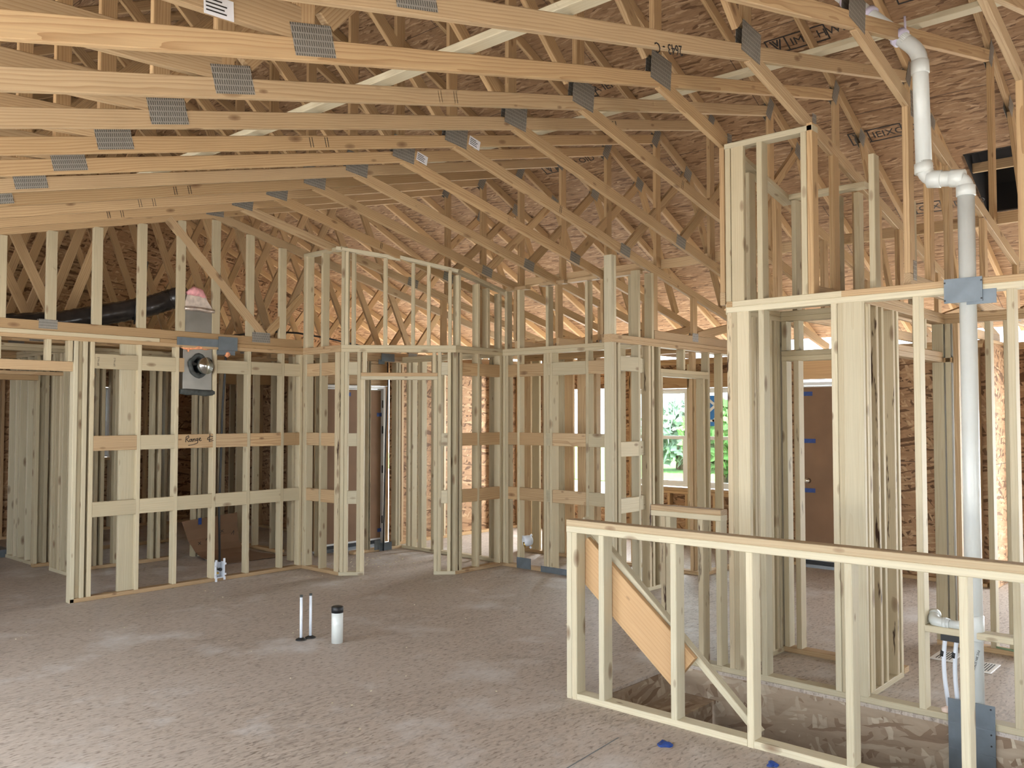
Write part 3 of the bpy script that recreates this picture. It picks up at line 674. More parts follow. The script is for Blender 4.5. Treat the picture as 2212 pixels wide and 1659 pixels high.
Cw.plate(.05, .90, 3.27, 'upper_plate', SPF, 3.10)
for s in (.06, .36, .52, .72): Cw.stud(s, ZT, 3.25 - .2 * s)
Dw = partition('long blocked stud wall behind the half wall, round box on its second stud', (7.35, 6.74), Y0, X1)
Dw.plate(0, 1.95, 0, 'bottom_plate', PINEW); Dw.dbl(0, 1.95); Dw.studs((.025, .066)); Dw.stud(.24); Dw.stud(.628); Dw.stud(.668); Dw.stud(.71, d=.12); Dw.stud(1.207); Dw.stud(1.62); Dw.stud(1.90)
for z in BZ: Dw.block(.085, .221, z, mat=PINE); Dw.block(.259, .609, z, mat=PINE); Dw.block(.647, .70, z, mat=FRESH); Dw.block(.735, 1.188, z); Dw.block(1.226, 1.60, z)
for s in (.05, .24, .66, 1.2, 1.45, 1.75): Dw.stud(s, ZT, 3.13)
for s0, s1, z in ((.05, .35, 3.19), (.55, .9, 3.2), (.95, 1.35, 3.2), (1.45, 1.85, 3.2)): Dw.plate(s0, s1, z - .06, 'upper_plate', PINEW)
nail_plate(Dw.r, (7.341, 6.311, .005), (7.3465, 6.516, .125)); nail_plate(Dw.r, (7.341, 5.55, .002), (7.3465, 6.165, .066))
# wing wall with blocking by the windows
R = partition('free end of a blocked wall by the bright windows, post facing the room', (0, 4.70), X1, Y1)
R.plate(6.626, 7.50, 0, 'bottom_plate', FRESH); R.plate(8.30, 10.2, 0, 'bottom_plate', PINEW); R.dbl(6.626, 10.2, mat=PINEW)
R.stud(6.645, mat=FRESH); R.stud(6.685); R.stud(6.747); R.stud(7.09, mat=FRESH); R.stud(7.27, mat=BARK); R.stud(7.33); R.stud(7.45); R.stud(7.49, S, 2.10)
R.stud(8.33, S, 2.10); R.stud(8.435); R.studs((8.72, 9.12, 9.53, 9.93)); R.header(7.47, 8.42, 2.10); R.stud(7.925, 2.18)
for z in (.858, 1.388, 2.199): R.block(6.767, 7.07, z, mat=FRESH); R.block(7.11, 7.25, z, off=.07, mat=FRESH)
for x in (6.645, 6.685): R.stud(x, ZT, 3.21, FRESH)
for x in (7.09, 7.33): R.stud(x, ZT, 3.12)
# half wall at the stair, low wall, stair side wall
HW = partition('short half wall of fresh pale studs in front of the stairwell', (4.19, 3.315), Y0, X1, FRESH)
HW.stud(.019, 0, .995); HW.stud(.058, 0, .995)
for s in (.258, .747, 1.711, 2.216, 2.75, 3.3, 3.9): HW.stud(s, S, .995)
HW.stud(1.20, 0, .995)
HW.plate(.078, 1.181, 0, 'bottom_plate'); HW.plate(1.219, 5.2, 0, 'bottom_plate'); HW.plate(0, .66, .995, 'top_plate'); HW.plate(.66, 5.2, .995, 'top_plate'); HW.plate(0, 5.2, 1.033, 'cap_plate', wood('cap_plate_pine', (.53, .42, .275), (.50, .385, .235), (.36, .23, .12), ring=.35, freq=60., knot=.5))
F = partition('low stub wall with a doubled cap under the bright windows', (5.29, 3.42), Y0, X1)
F.plate(0, .55, .0, 'bottom_plate'); F.plate(0, .55, .995, 'top_plate', FRESH); F.plate(0, .55, 1.033, 'cap_plate', PINEW)
F.stud(.10, S, .995, BARK); F.stud(.14, S, .995); F.stud(.395, S, .995, BARK); F.stud(.53, S, .995)
E = partition('stair side wall of tall studs carrying the stepped chase frame and the vent pipe', (5.29, 2.87), Y0, X1)
E.plate(0, 5.0, 0, 'bottom_plate', FRESH); E.plate(.056, 5.0, ZP, mat=FRESH)
E.plate(.10, .83, ZP + S, mat=FRESH); E.plate(.83, 5.0, ZP + S, mat=PINEW); beam(E.r, 'top_plate', E.P(.056, .0445, ZP + S * 1.5), E.P(.099, .0445, ZP + S * 1.5), D4, S, (0, 0, 1), PINE)
E.stud(.076, mat=BARK); E.stud(.114); E.stud(.166, w=.098, d=S, off=.022, mat=FRESH); E.stud(.302, mat=FRESH); E.stud(.781, mat=FRESH); E.stud(.803 + .018); E.stud(.886, w=.138, d=S, off=.020, mat=FRESH); E.stud(1.26, mat=FRESH); E.stud(1.745, mat=FRESH)
E.studs((2.3, 2.75, 3.2, 3.7, 4.3))
E.plate(1.279, 1.726, .475, 'blocking', FRESH)
# stepped chase frame on top
E.stud(.072, ZT, 3.50); E.stud(.14, ZT, 3.50, w=.09, d=S, off=.022); E.stud(.30, ZT, 3.50); E.stud(.60, ZT, 3.50); E.stud(.64, ZT, 3.55, PINE)
E.plate(.05, .66, 3.50, 'upper_plate', FRESH)
for (x, y, z) in ((5.42, 2.80, 3.46), (5.62, 2.80, 3.40), (6.2, 2.72, 3.30), (6.2, 2.40, 3.28), (6.2, 2.26, 3.28), (5.62, 1.95, 3.36), (6.35, 1.95, 3.20)):
    beam(E.r, 'upper_stud', (x, y, ZT), (x, y, z), D4, S, (0, 1, 0), random.choice((SPF, PINEW)))
beam(E.r, 'upper_plate', (5.36, 2.80, 3.49), (6.25, 2.80, 3.31), D4, S, (0, 0, 1), SPF); beam(E.r, 'upper_plate', (6.2, 2.80, 3.33), (6.2, 2.20, 3.33), D4, S, (0, 0, 1), SPF)
nail_plate(E.r, (5.278, 1.257, 2.335), (5.2835, 1.454, 2.472)); nail_plate(E.r, (5.285, 1.19, 2.32), (5.2885, 1.34, 2.40))
nail_plate(E.r, (5.270, 1.235, -.36), (5.2755, 1.47, .135), 'tall bent grey steel plate over the pipe foot')
for z in (.0, -.14): box(E.r, 'plate_crease', (5.2665, 1.24, z), (5.2699, 1.465, z + .008), PLATE)
for (y, z) in ((1.262, 2.45), (1.449, 2.45), (1.262, 2.35), (1.449, 2.35), (1.255, -.02), (1.255, -.08), (1.255, .115)): tube(E.r, 'nail_head', [(5.2765 if z > 1 else 5.2695, y, z), (5.2745 if z > 1 else 5.2675, y, z)], .005, BLACK, 8)
# rooms behind the stair wall
J = partition('closet side wall just behind the bark edged end post', (5.385, 2.78), X1, Y1); J.plate(0, .66, 0, 'bottom_plate'); J.dbl(0, .66); J.studs((.25, .29, .50, .58, .63))
H = partition('closet front wall with a flat double header before the papered entry door', (6.05, 2.93), Y0, X1)
H.plate(0, .98, 0, 'bottom_plate', PINEW); H.dbl(0, .98); H.stud(.02); H.stud(.115); H.stud(.17, S, 2.10); H.stud(.26, mat=BARK, z1=2.10); H.header(.15, .97, 2.10); H.stud(.93); H.stud(.17, 2.18); H.stud(.265, 2.18)
Gw = partition('closet wall of doubled studs running back from the wide post', (5.38, 1.93), X1, Y1)
Gw.plate(0, .60, 0, 'bottom_plate'); Gw.dbl(0, 1.62, mat=PINEW); Gw.stud(.03); Gw.stud(.07); Gw.stud(.205, mat=BARK); Gw.stud(.30, mat=SPF); Gw.stud(.505, mat=BARK); Gw.stud(.58, mat=FRESH); Gw.header(.6, 1.57, 2.10, mat=PINEW); Gw.stud(1.18, 2.18)
K = partition('bathroom stud wall behind the vent pipe with a green strap at its foot', (7.0, 2.02), Y0, X1)
K.plate(0, 4.0, 0, 'bottom_plate', PINEW); K.dbl(0, 4.0, mat=PINEW); K.stud(.04, w=.08); K.stud(.11); K.stud(.165, mat=PINEW); K.stud(.38, mat=SPF); K.studs((.50, .86, 1.27, 1.68, 2.1)); K.plate(.07, .14, 2.10, 'blocking', PINE)
tube(K.r, 'strap', [(6.99, 1.62, .05), (6.985, 1.5, .045), (6.99, 1.40, .055), (6.985, 1.2, .04)], .008, GLIME, 8)
P2 = partition('framing around the papered pantry door', (0, 9.0), X1, Y1); P2.dbl(5.75, 7.55, mat=PINE); P2.studs((6.25, 6.34, 6.40), mat=PINEW); P2.stud(7.545, S, 2.1, PINEW)
beam(P2.r, 'header', P2.P(6.42, .0445, 2.245), P2.P(7.56, .0445, 2.245), D4, .285, (0, 0, 1), PINE)
# pantry back and side, and rooms behind the range wall
PB = partition('pantry back wall in front of the papered pantry door', (5.80, 8.62), X1, Y1); PB.plate(.9, 1.67, 0, 'bottom_plate', PINEW); PB.dbl(-.0, 1.67, mat=PINEW); PB.studs((.02, .4, 1.13, 1.585, 1.63)); PB.stud(1.14, d=.13)
nail_plate(PB.r, (7.115, 8.612, 2.40), (7.33, 8.617, 2.50)); nail_plate(PB.r, (7.07, 8.616, 2.36), (7.17, 8.619, 2.42)); nail_plate(PB.r, (7.10, 8.612, .0), (7.30, 8.617, .10)); nail_plate(PB.r, (7.02, 8.616, .02), (7.12, 8.6195, .14))
PR = partition('pantry right side wall of close dark studs', (7.47, 8.62), Y0, X1); PR.plate(0, 1.80, 0, 'bottom_plate'); PR.dbl(0, 1.80); PR.studs((.10, .18, .32, .36, .57, .67, 1.0, 1.33, 1.57, 1.75))
L2 = partition('nearer of the two framed stubs at the far left behind the range wall end', (3.78, 10.25), Y0, X1); L2.plate(0, .60, 0, 'bottom_plate', FRESH); L2.dbl(-.8, .6); L2.studs((.02, .10, .22, .30, .44, .57), mat=SPF); L2.stud(.045, d=.15, off=.10)
L1 = partition('farther of the two framed stubs at the far left with a white edged end stud', (3.78, 11.6), Y0, X1); L1.plate(0, .95, 0, 'bottom_plate', FRESH); L1.dbl(-1.5, .95); L1.studs((.05, .25, .38, .62), mat=FRESH); L1.stud(.92, mat=FRESH); beam(L1.r, 'bottom_plate', (3.74, 10.62, S / 2), (4.15, 10.62, S / 2), D4, S, (0, 0, 1), PINE)
for x in (3.76, 3.86, 3.93, 4.0, 4.12): beam(L1.r, 'stud', (x, 10.64, S), (x, 10.64, ZP), D4, S, (1, 0, 0), SPF)
beam(L1.r, 'header', (2.0, 10.62, 2.15), (3.75, 10.62, 2.15), D4, .09, (0, 0, 1), PINE); beam(L1.r, 'stud', (2.0, 10.62, 0), (2.0, 10.62, ZP), D4, S, (1, 0, 0), PINE)
box(L1.r, 'floor_strap', (3.55, 11.62, 0), (3.85, 11.95, .09), PLATE)
M1 = partition('hallway stud wall seen through the range wall', (0, 9.95), X1, Y1); M1.plate(4.0, 5.10, 0, 'bottom_plate', PINEW); M1.dbl(2.5, 5.50); M1.studs((4.15, 4.22, 4.37, 4.80, 4.88, 5.07)); M1.stud(5.33, 0); M1.stud(5.39, 0); M1.plate(2.4, 4.12, 2.14, 'header', PINEW)
M2 = partition('second hallway stud wall under the far lit window', (0, 11.37), X1, Y1); M2.plate(4.5, 5.75, 0, 'bottom_plate', PINE); M2.dbl(2.5, 7.3, mat=PINE); M2.studs((4.82, 4.99, 5.57, 5.66, 6.10)); beam(M2.r, 'header', (5.7, 11.41, 2.26), (7.3, 11.41, 2.26), D4, .2, (0, 0, 1), PINE)
M3 = partition('third hallway stud wall beside the dark wing boards', (6.15, 11.32), Y0, X1); M3.plate(0, 1.9, 0, 'bottom_plate', PINE); M3.dbl(0, 2.2, mat=PINE); M3.studs((.03, .07, .45, .9, 1.3, 1.72, 1.85))
N1 = partition('dark close studded wall behind the long blocked wall', (8.30, 7.35), Y0, X1); N1.plate(0, 2.56, 0, 'bottom_plate', PINE); N1.dbl(0, 2.56, mat=PINE)
N1.studs((.03, .42, .50, 1.22, 1.92, 2.05, 2.5), mat=PINEW)
for s_, w_ in ((.13, .12), (.27, .12), (.66, .13), (.80, .13), (1.00, .14), (1.12, .10), (1.45, .12), (1.72, .05)): N1.stud(s_, w=w_, d=S, off=.05, mat=random.choice((SPF, PINE, PINEW)))

# ------------------------------------------------------------------ stair guard board
GB = empty('stair_guard', (4.30, 2.9, 0), 'sloping clear board and brace behind the half wall studs', 'guard board')
beam(GB, 'board', (4.302, 3.30, .868), (4.302, 2.565, .272), S, .235, (0, 0, 1), BOARD)
beam(GB, 'brace', (4.352, 3.30, 1.06), (4.352, 2.14, .025), .055, .040, (0, 0, 1), FRESH)
lb = beam(None, 'stair_ledger', (4.31, 3.15, -.005), (4.31, -2.0, -.005), .05, .03, (0, 0, 1), PINE); tag(lb, 'dark narrow ledger strip inside the half wall bottom plate', 'ledger')

# ------------------------------------------------------------------ hood duct and flexible duct
du_ = empty('hood_duct', (4.46, 8.36, 1.92), 'grey hood duct with a round tin collar in the range wall, shiny black hose above', 'duct')
box(du_, 'duct_body', (4.305, 8.322, 1.935), (4.625, 8.405, 2.80), DUCTM, bevel=.004)
bm = bmesh.new(); vs = [bm.verts.new(p) for p in ((4.305, 8.32, 2.80), (4.625, 8.32, 2.80), (4.625, 8.41, 2.80), (4.305, 8.41, 2.80), (4.335, 8.31, 2.93), (4.53, 8.31, 2.93), (4.53, 8.47, 2.96), (4.335, 8.47, 2.96))]
for f in ((0, 1, 5, 4), (1, 2, 6, 5), (2, 3, 7, 6), (3, 0, 4, 7), (4, 5, 6, 7), (3, 2, 1, 0)): bm.faces.new([vs[i] for i in f])
me = bpy.data.meshes.new('duct_boot'); bm.to_mesh(me); bm.free(); place('duct_boot', me, Matrix.Identity(4), du_, FOIL)
wob = lambda pts, a, s: [V(p) + V([math.sin(i * 7.3 + j * 2.1 + s) * a for j in range(3)]) for i, p in enumerate(pts)]
tube(du_, 'pink_wrap', wob([(4.33, 8.33, 2.955), (4.40, 8.33, 2.975), (4.48, 8.34, 2.955), (4.55, 8.35, 2.90), (4.60, 8.36, 2.85)], .012, 1), [.02, .05, .045, .03, .01], PINK, 12)
tube(du_, 'foil_band', wob([(4.30, 8.31, 2.79), (4.38, 8.305, 2.785), (4.47, 8.31, 2.79), (4.56, 8.305, 2.785), (4.635, 8.31, 2.79)], .006, 2), [.02, .026, .022, .027, .02], FOIL, 10)
tube(du_, 'mastic_band', wob([(4.27, 8.318, 1.945), (4.35, 8.312, 1.94), (4.45, 8.314, 1.944), (4.55, 8.312, 1.94), (4.64, 8.318, 1.948)], .005, 3), [.026, .034, .030, .034, .026], MASTIC, 10)
ring = [(4.475 + .093 * math.cos(t) * (1 + .1 * math.sin(5 * t)), 8.316, 2.215 + .10 * math.sin(t) * (1 + .1 * math.cos(4 * t))) for t in [i * math.pi / 12 for i in range(25)]]
tube(du_, 'mastic_ring', ring, .022, MASTIC, 8)
col = tube(du_, 'collar', [(4.49, 8.32, 2.215), (4.505, 8.24, 2.213), (4.512, 8.215, 2.213), (4.512, 8.217, 2.213), (4.492, 8.31, 2.214)], [.084, .084, .086, .078, .078], COLLAR, 28)
tube(du_, 'foam_bead', wob([(4.28 + .045 * i, 8.318, 2.395) for i in range(8)], .006, 5), [.006, .018, .020, .014, .02, .017, .019, .008], FOAM, 8)
tube(du_, 'foam_bead', wob([(4.36, 8.316, 2.40), (4.355, 8.312, 2.35)], .002, 2), [.014, .008], FOAM, 8)
fp = [(4.40, 8.46, 2.95), (4.30, 8.58, 2.905), (4.10, 8.60, 2.82), (3.85, 8.62, 2.745), (3.6, 8.66, 2.68), (3.3, 8.72, 2.60), (2.95, 8.82, 2.555), (2.6, 8.95, 2.54)]
fp2 = []
for i in range(len(fp) - 1):
    for k in range(8): fp2.append(V(fp[i]).lerp(V(fp[i + 1]), k / 8))
fx = tube(du_, 'flexible_duct', fp2, [.104 + .004 * math.sin(i * 2.6) for i in range(len(fp2))], FLEX, 20, 'shiny black flexible duct')
hg = tube(None, 'duct_strap', [(4.02, 8.52, 3.25), (3.97, 8.50, 2.92), (3.90, 8.49, 2.78), (3.90, 8.52, 2.655), (3.95, 8.64, 2.63), (4.02, 8.74, 2.75), (4.06, 8.72, 2.95), (4.05, 8.6, 3.25)], .010, BLACK, 8)
tag(hg, 'black hanging strap looped under the flexible duct', 'strap')
# cables and boxes
cb = tube(None, 'range_cable', bend([(4.785, 8.335, 2.375), (4.785, 8.335, 2.25), (4.762, 8.35, 1.75), (4.752, 8.35, 1.2), (4.738, 8.35, .75), (4.742, 8.33, .19)], .05), .0115, BLACK, 10)
tag(cb, 'thick black cable dropping to the white range outlet box', 'cable')
fb = tube(None, 'foam_plug', [(4.765, 8.31, 2.35), (4.785, 8.305, 2.345), (4.81, 8.31, 2.35)], [.02, .032, .018], FOAM, 12); tag(fb, 'orange foam dab around the black cable under the nail plate', 'foam')
rb = empty('range_outlet_box', (4.72, 8.28, .01), 'white flanged range outlet box at the foot of the range wall', 'outlet box')
boxes_mesh('box_shell', [((4.668, 8.27, .03), (4.676, 8.36, .195)), ((4.760, 8.27, .03), (4.768, 8.36, .195)), ((4.676, 8.27, .035), (4.760, 8.36, .043)), ((4.676, 8.352, .043), (4.760, 8.36, .19)), ((4.676, 8.30, .182), (4.700, 8.36, .19)),
    ((4.662, 8.265, .0), (4.680, 8.278, .04)), ((4.756, 8.265, .012), (4.774, 8.278, .045)), ((4.662, 8.265, .185), (4.680, 8.278, .222)), ((4.752, 8.265, .185), (4.770, 8.278, .232)), ((4.650, 8.265, .055), (4.668, 8.272, .075)), ((4.650, 8.265, .15), (4.668, 8.272, .17)), ((4.768, 8.265, .06), (4.782, 8.272, .08)), ((4.768, 8.265, .165), (4.782, 8.272, .185))], BOXP, None, rb)
tube(rb, 'valve', [(4.735, 8.33, .115), (4.735, 8.30, .115), (4.736, 8.295, .115)], [.014, .018, .016], BLACK, 12); box(rb, 'valve_body', (4.688, 8.31, .07), (4.725, 8.345, .088), BRASS); tube(rb, 'cable_tail', [(4.70, 8.33, .185), (4.698, 8.325, .15), (4.71, 8.32, .11)], .008, MASTIC, 8)
ob = empty('outlet_box', (7.31, 6.36, .32), 'round white outlet box on the second stud of the long blocked wall', 'outlet box')
tube(ob, 'box_body', [(7.295, 6.375, .32), (7.30, 6.372, .32), (7.35, 6.35, .32), (7.38, 6.34, .32)], [.045, .058, .060, .050], BOXP, 24)
for a in (.5, 2.2, 4.2): tube(ob, 'ear', [(7.34, 6.355 + .07 * math.cos(a), .32 + .07 * math.sin(a)), (7.35, 6.352 + .09 * math.cos(a), .32 + .09 * math.sin(a))], .012, BOXP, 8)
tube(ob, 'clamp', [(7.285, 6.36, .31), (7.285, 6.35, .285), (7.29, 6.345, .25)], [.012, .014, .008], BRASS, 8)
pc = tube(None, 'pantry_cable', [(7.205, 8.60, 2.39), (7.215, 8.60, 2.1), (7.18, 8.60, 1.5), (7.165, 8.60, .8), (7.15, 8.60, .0)], .009, BLACK, 8); tag(pc, 'black cable hanging inside the pantry between two nail plates', 'cable')
ac = tube(None, 'attic_cable', [(5.0, 9.035, 2.57), (5.25, 9.02, 2.62), (5.7, 8.99, 2.70), (6.1, 8.98, 2.71), (6.5, 8.98, 2.68), (7.2, 9.0, 2.60), (7.8, 9.035, 2.57)], .011, BLACK, 8); tag(ac, 'black cable strung across the sunlit attic behind the range wall', 'cable')
for (x, y, z0, z1, lab) in ((7.60, 7.9, 2.25, 2.5, 'left of two short black cable ends hanging behind the long blocked wall'), (7.62, 7.35, 2.25, 2.5, 'right of two short black cable ends hanging behind the long blocked wall')):
    o_ = tube(None, 'hanging_cable', [(x, y, z1), (x, y, z0 + .12), (x, y, z0 + .1), (x, y, z0)], [.008, .008, .016, .016], BLACK, 8); tag(o_, lab, 'cable', 'short cable ends')
# curled cardboard on the floor behind the range wall
prof = [(9.15, .006), (9.35, .008), (9.52, .012), (9.66, .03), (9.76, .075), (9.82, .15), (9.86, .26), (9.88, .38), (9.89, .49)]
vs, fs = [], []
for i, (yy, zz) in enumerate(prof):
    e = (i / 8) ** 2
    xl, xr = 5.28 - .15 * e, 6.10 - .24 * min(1, i / 4)
    zz2 = zz - (.05 if i > 5 else 0)
    for xx, zc in ((xl, zz2), (xr, zz)): vs += [(xx, yy, zc), (xx, yy + .005, zc + .005)]
for i in range(len(prof) - 1):
    a, b = i * 4, i * 4 + 4
    fs += [(a, a + 2, b + 2, b), (a + 1, b + 1, b + 3, a + 3), (a, b, b + 1, a + 1), (a + 2, a + 3, b + 3, b + 2)]
n_ = len(prof) * 4 - 4; fs += [(0, 1, 3, 2), (n_, n_ + 2, n_ + 3, n_ + 1)]
me = bpy.data.meshes.new('cardboard'); me.from_pydata(vs, [], fs)
cd = place('cardboard', me, Matrix.Identity(4), None, CARD); tag(cd, 'brown cardboard sheet curling up off the floor behind the range wall', 'cardboard')
box(cd, 'tape_strip', (5.335, 9.872, .39), (5.375, 9.878, .47), TAPE)
strokes(cd, 'marker_scrawl', (5.30, 9.80, .16), (1, 0, .05), (0, .25, 1), [[(0, 0), (.03, .03)], [(.03, 0), (0, .03)], [(.10, .04), (.13, .07), (.12, .02)], [(.3, .1), (.34, .13)], [(.34, .1), (.3, .13)], [(.44, .06), (.48, .1), (.47, .05)]], .006, INK)

# ------------------------------------------------------------------ plumbing
PX_ = 5.335
vp = empty('vent_pipe', (PX_, 1.345, 0), 'tall white plastic vent pipe with two offset elbows rising past the deck', 'pipe')
tube(vp, 'lower_pipe', [(PX_, 1.345, -.4), (PX_, 1.345, 2.985)], .0445, PVC, 28)
tube(vp, 'offset_pipe', bend([(PX_, 1.345, 2.96), (PX_, 1.345, 3.045), (PX_, 1.56, 3.075), (PX_, 1.565, 3.18)], .075, 8), .0445, PVC, 28)
tube(vp, 'upper_pipe', bend([(PX_, 1.565, 3.14), (PX_, 1.578, 3.835), (PX_, 1.70, 3.965)], .07, 8), .0445, PVC, 28)
tube(vp, 'sloped_pipe', [(PX_, 1.65, 3.912), (PX_, 2.30, 4.61), (PX_ - .02, 2.5, 4.82)], .0445, PVC, 28)
def collar(a, b, r=.0505, mat=PVC, nm='coupling'): return tube(vp, nm, [V(a), V(a).lerp(V(b), .04), V(a).lerp(V(b), .96), V(b)], [.046, r, r, .046], mat, 28)
collar((PX_, 1.345, .46), (PX_, 1.345, .60)); collar((PX_, 1.345, 2.94), (PX_, 1.345, 3.0)); collar((PX_, 1.425, 3.056), (PX_, 1.35, 3.045)); collar((PX_, 1.47, 3.062), (PX_, 1.545, 3.073)); collar((PX_, 1.566, 3.11), (PX_, 1.567, 3.17)); collar((PX_, 1.576, 3.70), (PX_, 1.578, 3.78))
collar((PX_, 1.675, 3.938), (PX_, 1.70, 3.965), .056, PVCG, 'primed_ring'); collar((PX_, 1.85, 4.128), (PX_, 1.875, 4.155), .056, PVCG, 'primed_ring'); collar((PX_, 1.98, 4.267), (PX_, 2.0, 4.29), .054, PVCG, 'primed_ring')
tube(vp, 'hanger_strap', [(PX_, 1.655, 3.96), (PX_, 1.657, 4.07)], .007, PVCG, 8)
text(vp, 'pipe_print', 'PVC 3IN SCH40 DWV', (PX_ - .0437, 1.318, .42), (0, .25, -1), (-.3, -1, -.25), .017, INK)
dr = vp
tube(dr, 'drain_arm', [(5.33, 1.30, .53), (5.33, 1.50, .528)], .026, PVC, 20); tube(dr, 'drain_elbow', bend([(5.33, 1.47, .528), (5.33, 1.56, .53), (5.40, 1.57, .555)], .05, 6), .031, PVC, 20); tube(dr, 'drain_hub', [(5.33, 1.485, .528), (5.33, 1.505, .528)], .035, PVC, 20); tube(dr, 'drain_hub', [(5.385, 1.566, .55), (5.41, 1.572, .558)], .035, PVC, 20)
tube(dr, 'dark_bore_disc', [(5.408, 1.571, .557), (5.414, 1.573, .559)], .024, BLACK, 16)  # solid black disc painting the shade inside the open elbow mouth
for (y0, y1, lab) in ((1.505, 1.478, 'left of two pale bent supply tubes under the drain block'), (1.445, 1.43, 'right of two pale bent supply tubes beside the vent pipe')):
    sv = empty('supply_tube', (5.33, y1, .04), lab, 'supply tube', 'supply tubes by the vent pipe')
    tube(sv, 'tube', bend([(5.33, y0 - .012, .462), (5.33, y0 + .01, .33), (5.33, y1, .03)], .15, 8), .0115, PEX, 12); tube(sv, 'black_joint', [(5.33, y0 + .002, .375), (5.33, y0 + .006, .345)], .0135, BLACK, 12)
vb = box(None, 'valve_bracket', (5.315, 1.40, .435), (5.36, 1.515, .470), BLACK); tag(vb, 'small black valve bracket under the drain block', 'bracket')
fm = tube(None, 'foam_dab', [(5.315, 1.515, .047), (5.32, 1.49, .052), (5.32, 1.455, .052), (5.325, 1.435, .046)], [.012, .022, .020, .010], FOAMP, 10); tag(fm, 'pale foam dab where the supply tubes pass the bottom plate', 'foam')
dn = empty('drain_stub', (4.04, 5.39, 0), 'short thick white drain stub with a black cap standing in the open floor', 'pipe stub')
tube(dn, 'pipe', [(4.04, 5.39, 0), (4.04, 5.39, .255)], .043, PVC, 28); tube(dn, 'black_cap', [(4.04, 5.39, .225), (4.04, 5.39, .268), (4.04, 5.39, .272)], [.0445, .045, .036], BLACK, 24)
for (x, lab) in ((3.905, 'left of two thin pale water stubs standing in the open floor'), (3.99, 'right of two thin pale water stubs, next to the thick white drain stub')):
    ws = empty('water_stub', (x, 5.66, 0), lab, 'pipe stub', 'thin water stubs')
    tube(ws, 'tube', [(x, 5.66, 0), (x, 5.66, .325)], .0105, PEX, 14); tube(ws, 'cap', [(x, 5.66, .322), (x, 5.66, .338)], .0115, MASTIC, 12); tube(ws, 'floor_plate', [(x, 5.66, 0), (x, 5.66, .006), (x, 5.66, .018)], [.042, .04, .016], BLACK, 14)
def crumple(loc, r, seed, label):
    rng = random.Random(seed); bm = bmesh.new(); bmesh.ops.create_icosphere(bm, subdivisions=2, radius=r)
    for v in bm.verts:
        a = math.atan2(v.co.y, v.co.x); f = .55 + .55 * abs(math.cos(1.5 * a + seed)) + rng.uniform(-.18, .18); v.co.x *= f; v.co.y *= f; v.co.z = max(v.co.z * .5 * rng.uniform(.5, 1.2), -.004) + .004
    me = bpy.data.meshes.new('crumpled_tape'); bm.to_mesh(me); bm.free(); tag(place('crumpled_tape', me, Matrix.Translation(V(loc)), None, TAPE), label, 'tape scrap', 'blue tape scraps on the floor')
crumple((3.926, 2.459, 0), .042, 2, 'crumpled blue tape scrap lying on the floor near the half wall')
crumple((4.05, 1.93, 0), .032, 5, 'crumpled blue tape scrap at the very bottom edge against the half wall')
for (x, y, lab) in ((6.68, 1.87, 'white floor register partly behind the supply tubes'), (6.56, 1.60, 'white floor register right of the vent pipe')):
    fr = empty('floor_register', (x, y, 0), lab, 'floor register', 'floor registers in the bathroom')
    box(fr, 'frame', (x - .13, y - .075, 0), (x + .13, y + .075, .008), WHITE, bevel=.003); boxes_mesh('grille', [((x - .10, y - .05 + .017 * i, .008), (x + .10, y - .043 + .017 * i, .0095)) for i in range(6)], BLACK, None, fr)
# chalk lines and litter on the floor
cl = empty('chalk_lines', (3.6, 2.3, 0), 'two faint blue chalk lines snapped across the near floor', 'chalk line')
strokes(cl, 'line', (3.9, 2.2, .0002), (1, 0, 0), (0, 1, 0), [[(.25, -.45), (-.35, .0)], [(-.05, .5), (-.6, .45)]], .006, plain('chalk_blue', (.17, .19, .20), .95))
rng = random.Random(3)
sh = []
for i in range(90):
    x, y = rng.uniform(2.4, 6.9), rng.uniform(2.6, 8.2)
    if x > 4.1 and y < 3.4: continue
    s = rng.uniform(.004, .012); sh.append(((x, y, 0), (x + s, y + s * rng.uniform(.3, 1), .004)))
for i in range(60):
    x, y = rng.gauss(6.55, .35), rng.gauss(8.0, .25); s = rng.uniform(.008, .022); sh.append(((x, y, 0), (x + s, y + s * .5, .005)))
tag(boxes_mesh('wood_chips', sh, FRESH), 'scattered pale wood chips on the floor', 'wood chips', kind='stuff')

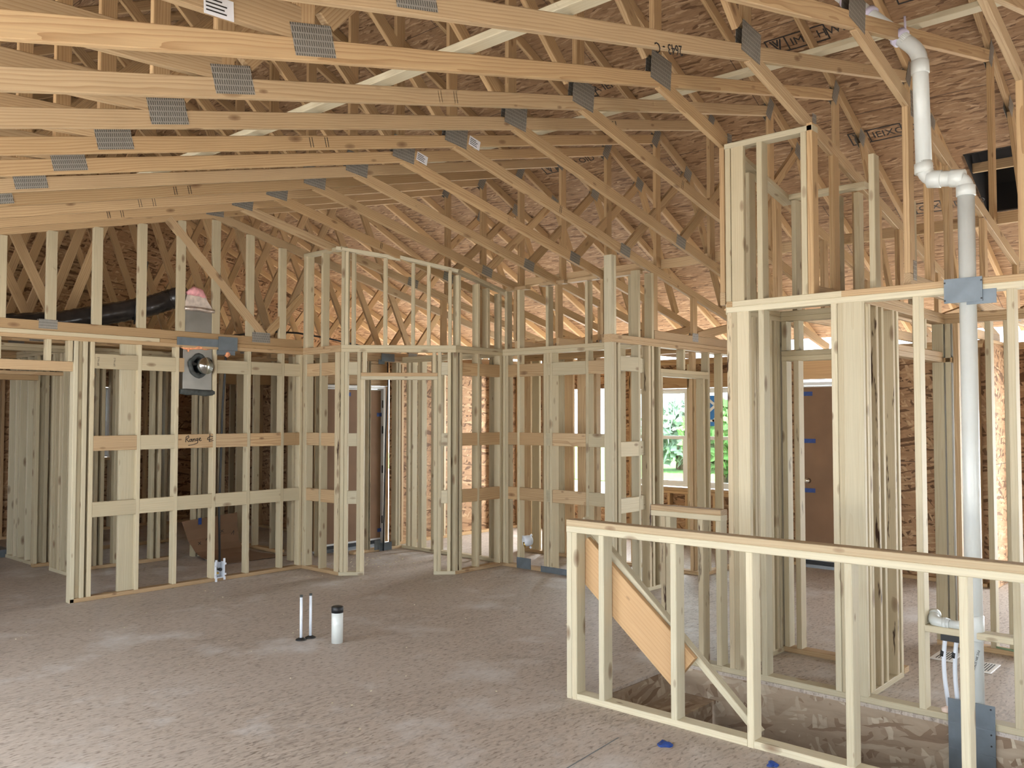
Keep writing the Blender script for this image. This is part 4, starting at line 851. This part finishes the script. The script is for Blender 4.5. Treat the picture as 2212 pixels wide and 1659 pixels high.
# ------------------------------------------------------------------ light and camera
world = bpy.data.worlds.new('sky'); scn.world = world; world.use_nodes = True
bg = world.node_tree.nodes['Background']; bg.inputs[0].default_value = (.80, .90, 1.0, 1); bg.inputs[1].default_value = 6.
def area(name, loc, rot, sx, sy, rad, col=(.93, .97, 1.0)):
    l = bpy.data.lights.new(name, 'AREA'); l.shape = 'RECTANGLE'; l.size = sx; l.size_y = sy; l.energy = rad * math.pi * sx * sy; l.color = col
    o = bpy.data.objects.new(name, l); COL.objects.link(o); o.location = loc; o.rotation_euler = rot; return o
h = math.pi / 2
for (y0, y1, rad) in ((-3.55, -.35, 4.2), (.95, 3.55, 6.2), (4.35, 6.95, 8.5)): area('daylight_left_bay', (-.75, (y0 + y1) / 2, 1.25), (0, -h, 0), 1.85, y1 - y0, rad)
area('daylight_front_door', (2.35, -5.2, 1.12), (h, 0, 0), 3.8, 2.15, 1.6); area('daylight_front_bay', (7.4, -5.2, 1.35), (h, 0, 0), 3.5, 1.65, 1.6)
area('daylight_hall_window', (10.36, 7.75, 1.3), (0, h, 0), 1.6, .88, 40.)
area('daylight_side_door', (10.35, -.6, 1.1), (0, h, 0), 2.1, 4.9, 10.)
area('daylight_windows', (10.36, 5.98, 1.41), (0, h, 0), 1.2, 1.75, 18.)
sun = bpy.data.lights.new('sun', 'SUN'); sun.energy = 24.; sun.angle = .01; sun.color = (1, .93, .82)
so = bpy.data.objects.new('sun', sun); COL.objects.link(so); so.rotation_euler = V((-.32, -.42, -1.)).to_track_quat('-Z', 'Y').to_euler()
cam = bpy.data.cameras.new('camera'); co = bpy.data.objects.new('camera', cam); COL.objects.link(co)
co.location = (0, 0, 1.7); co.rotation_euler = (math.radians(90 + 2.117), 0, math.radians(41.9 - 90)); cam.sensor_width = 36; cam.lens = 36 * 1880 / 2212; cam.clip_end = 200; cam.clip_start = .05
scn.camera = co
vs_ = scn.view_settings; vs_.view_transform = 'Standard'; vs_.look = 'None'; vs_.gamma = 1; vs_.use_curve_mapping = False; vs_.exposure = -.22
scn.cycles.max_bounces = 4; scn.cycles.diffuse_bounces = 3; scn.cycles.use_adaptive_sampling = True; scn.cycles.adaptive_threshold = .12; scn.cycles.adaptive_min_samples = 12; scn.cycles.glossy_bounces = 2; scn.cycles.transparent_max_bounces = 6
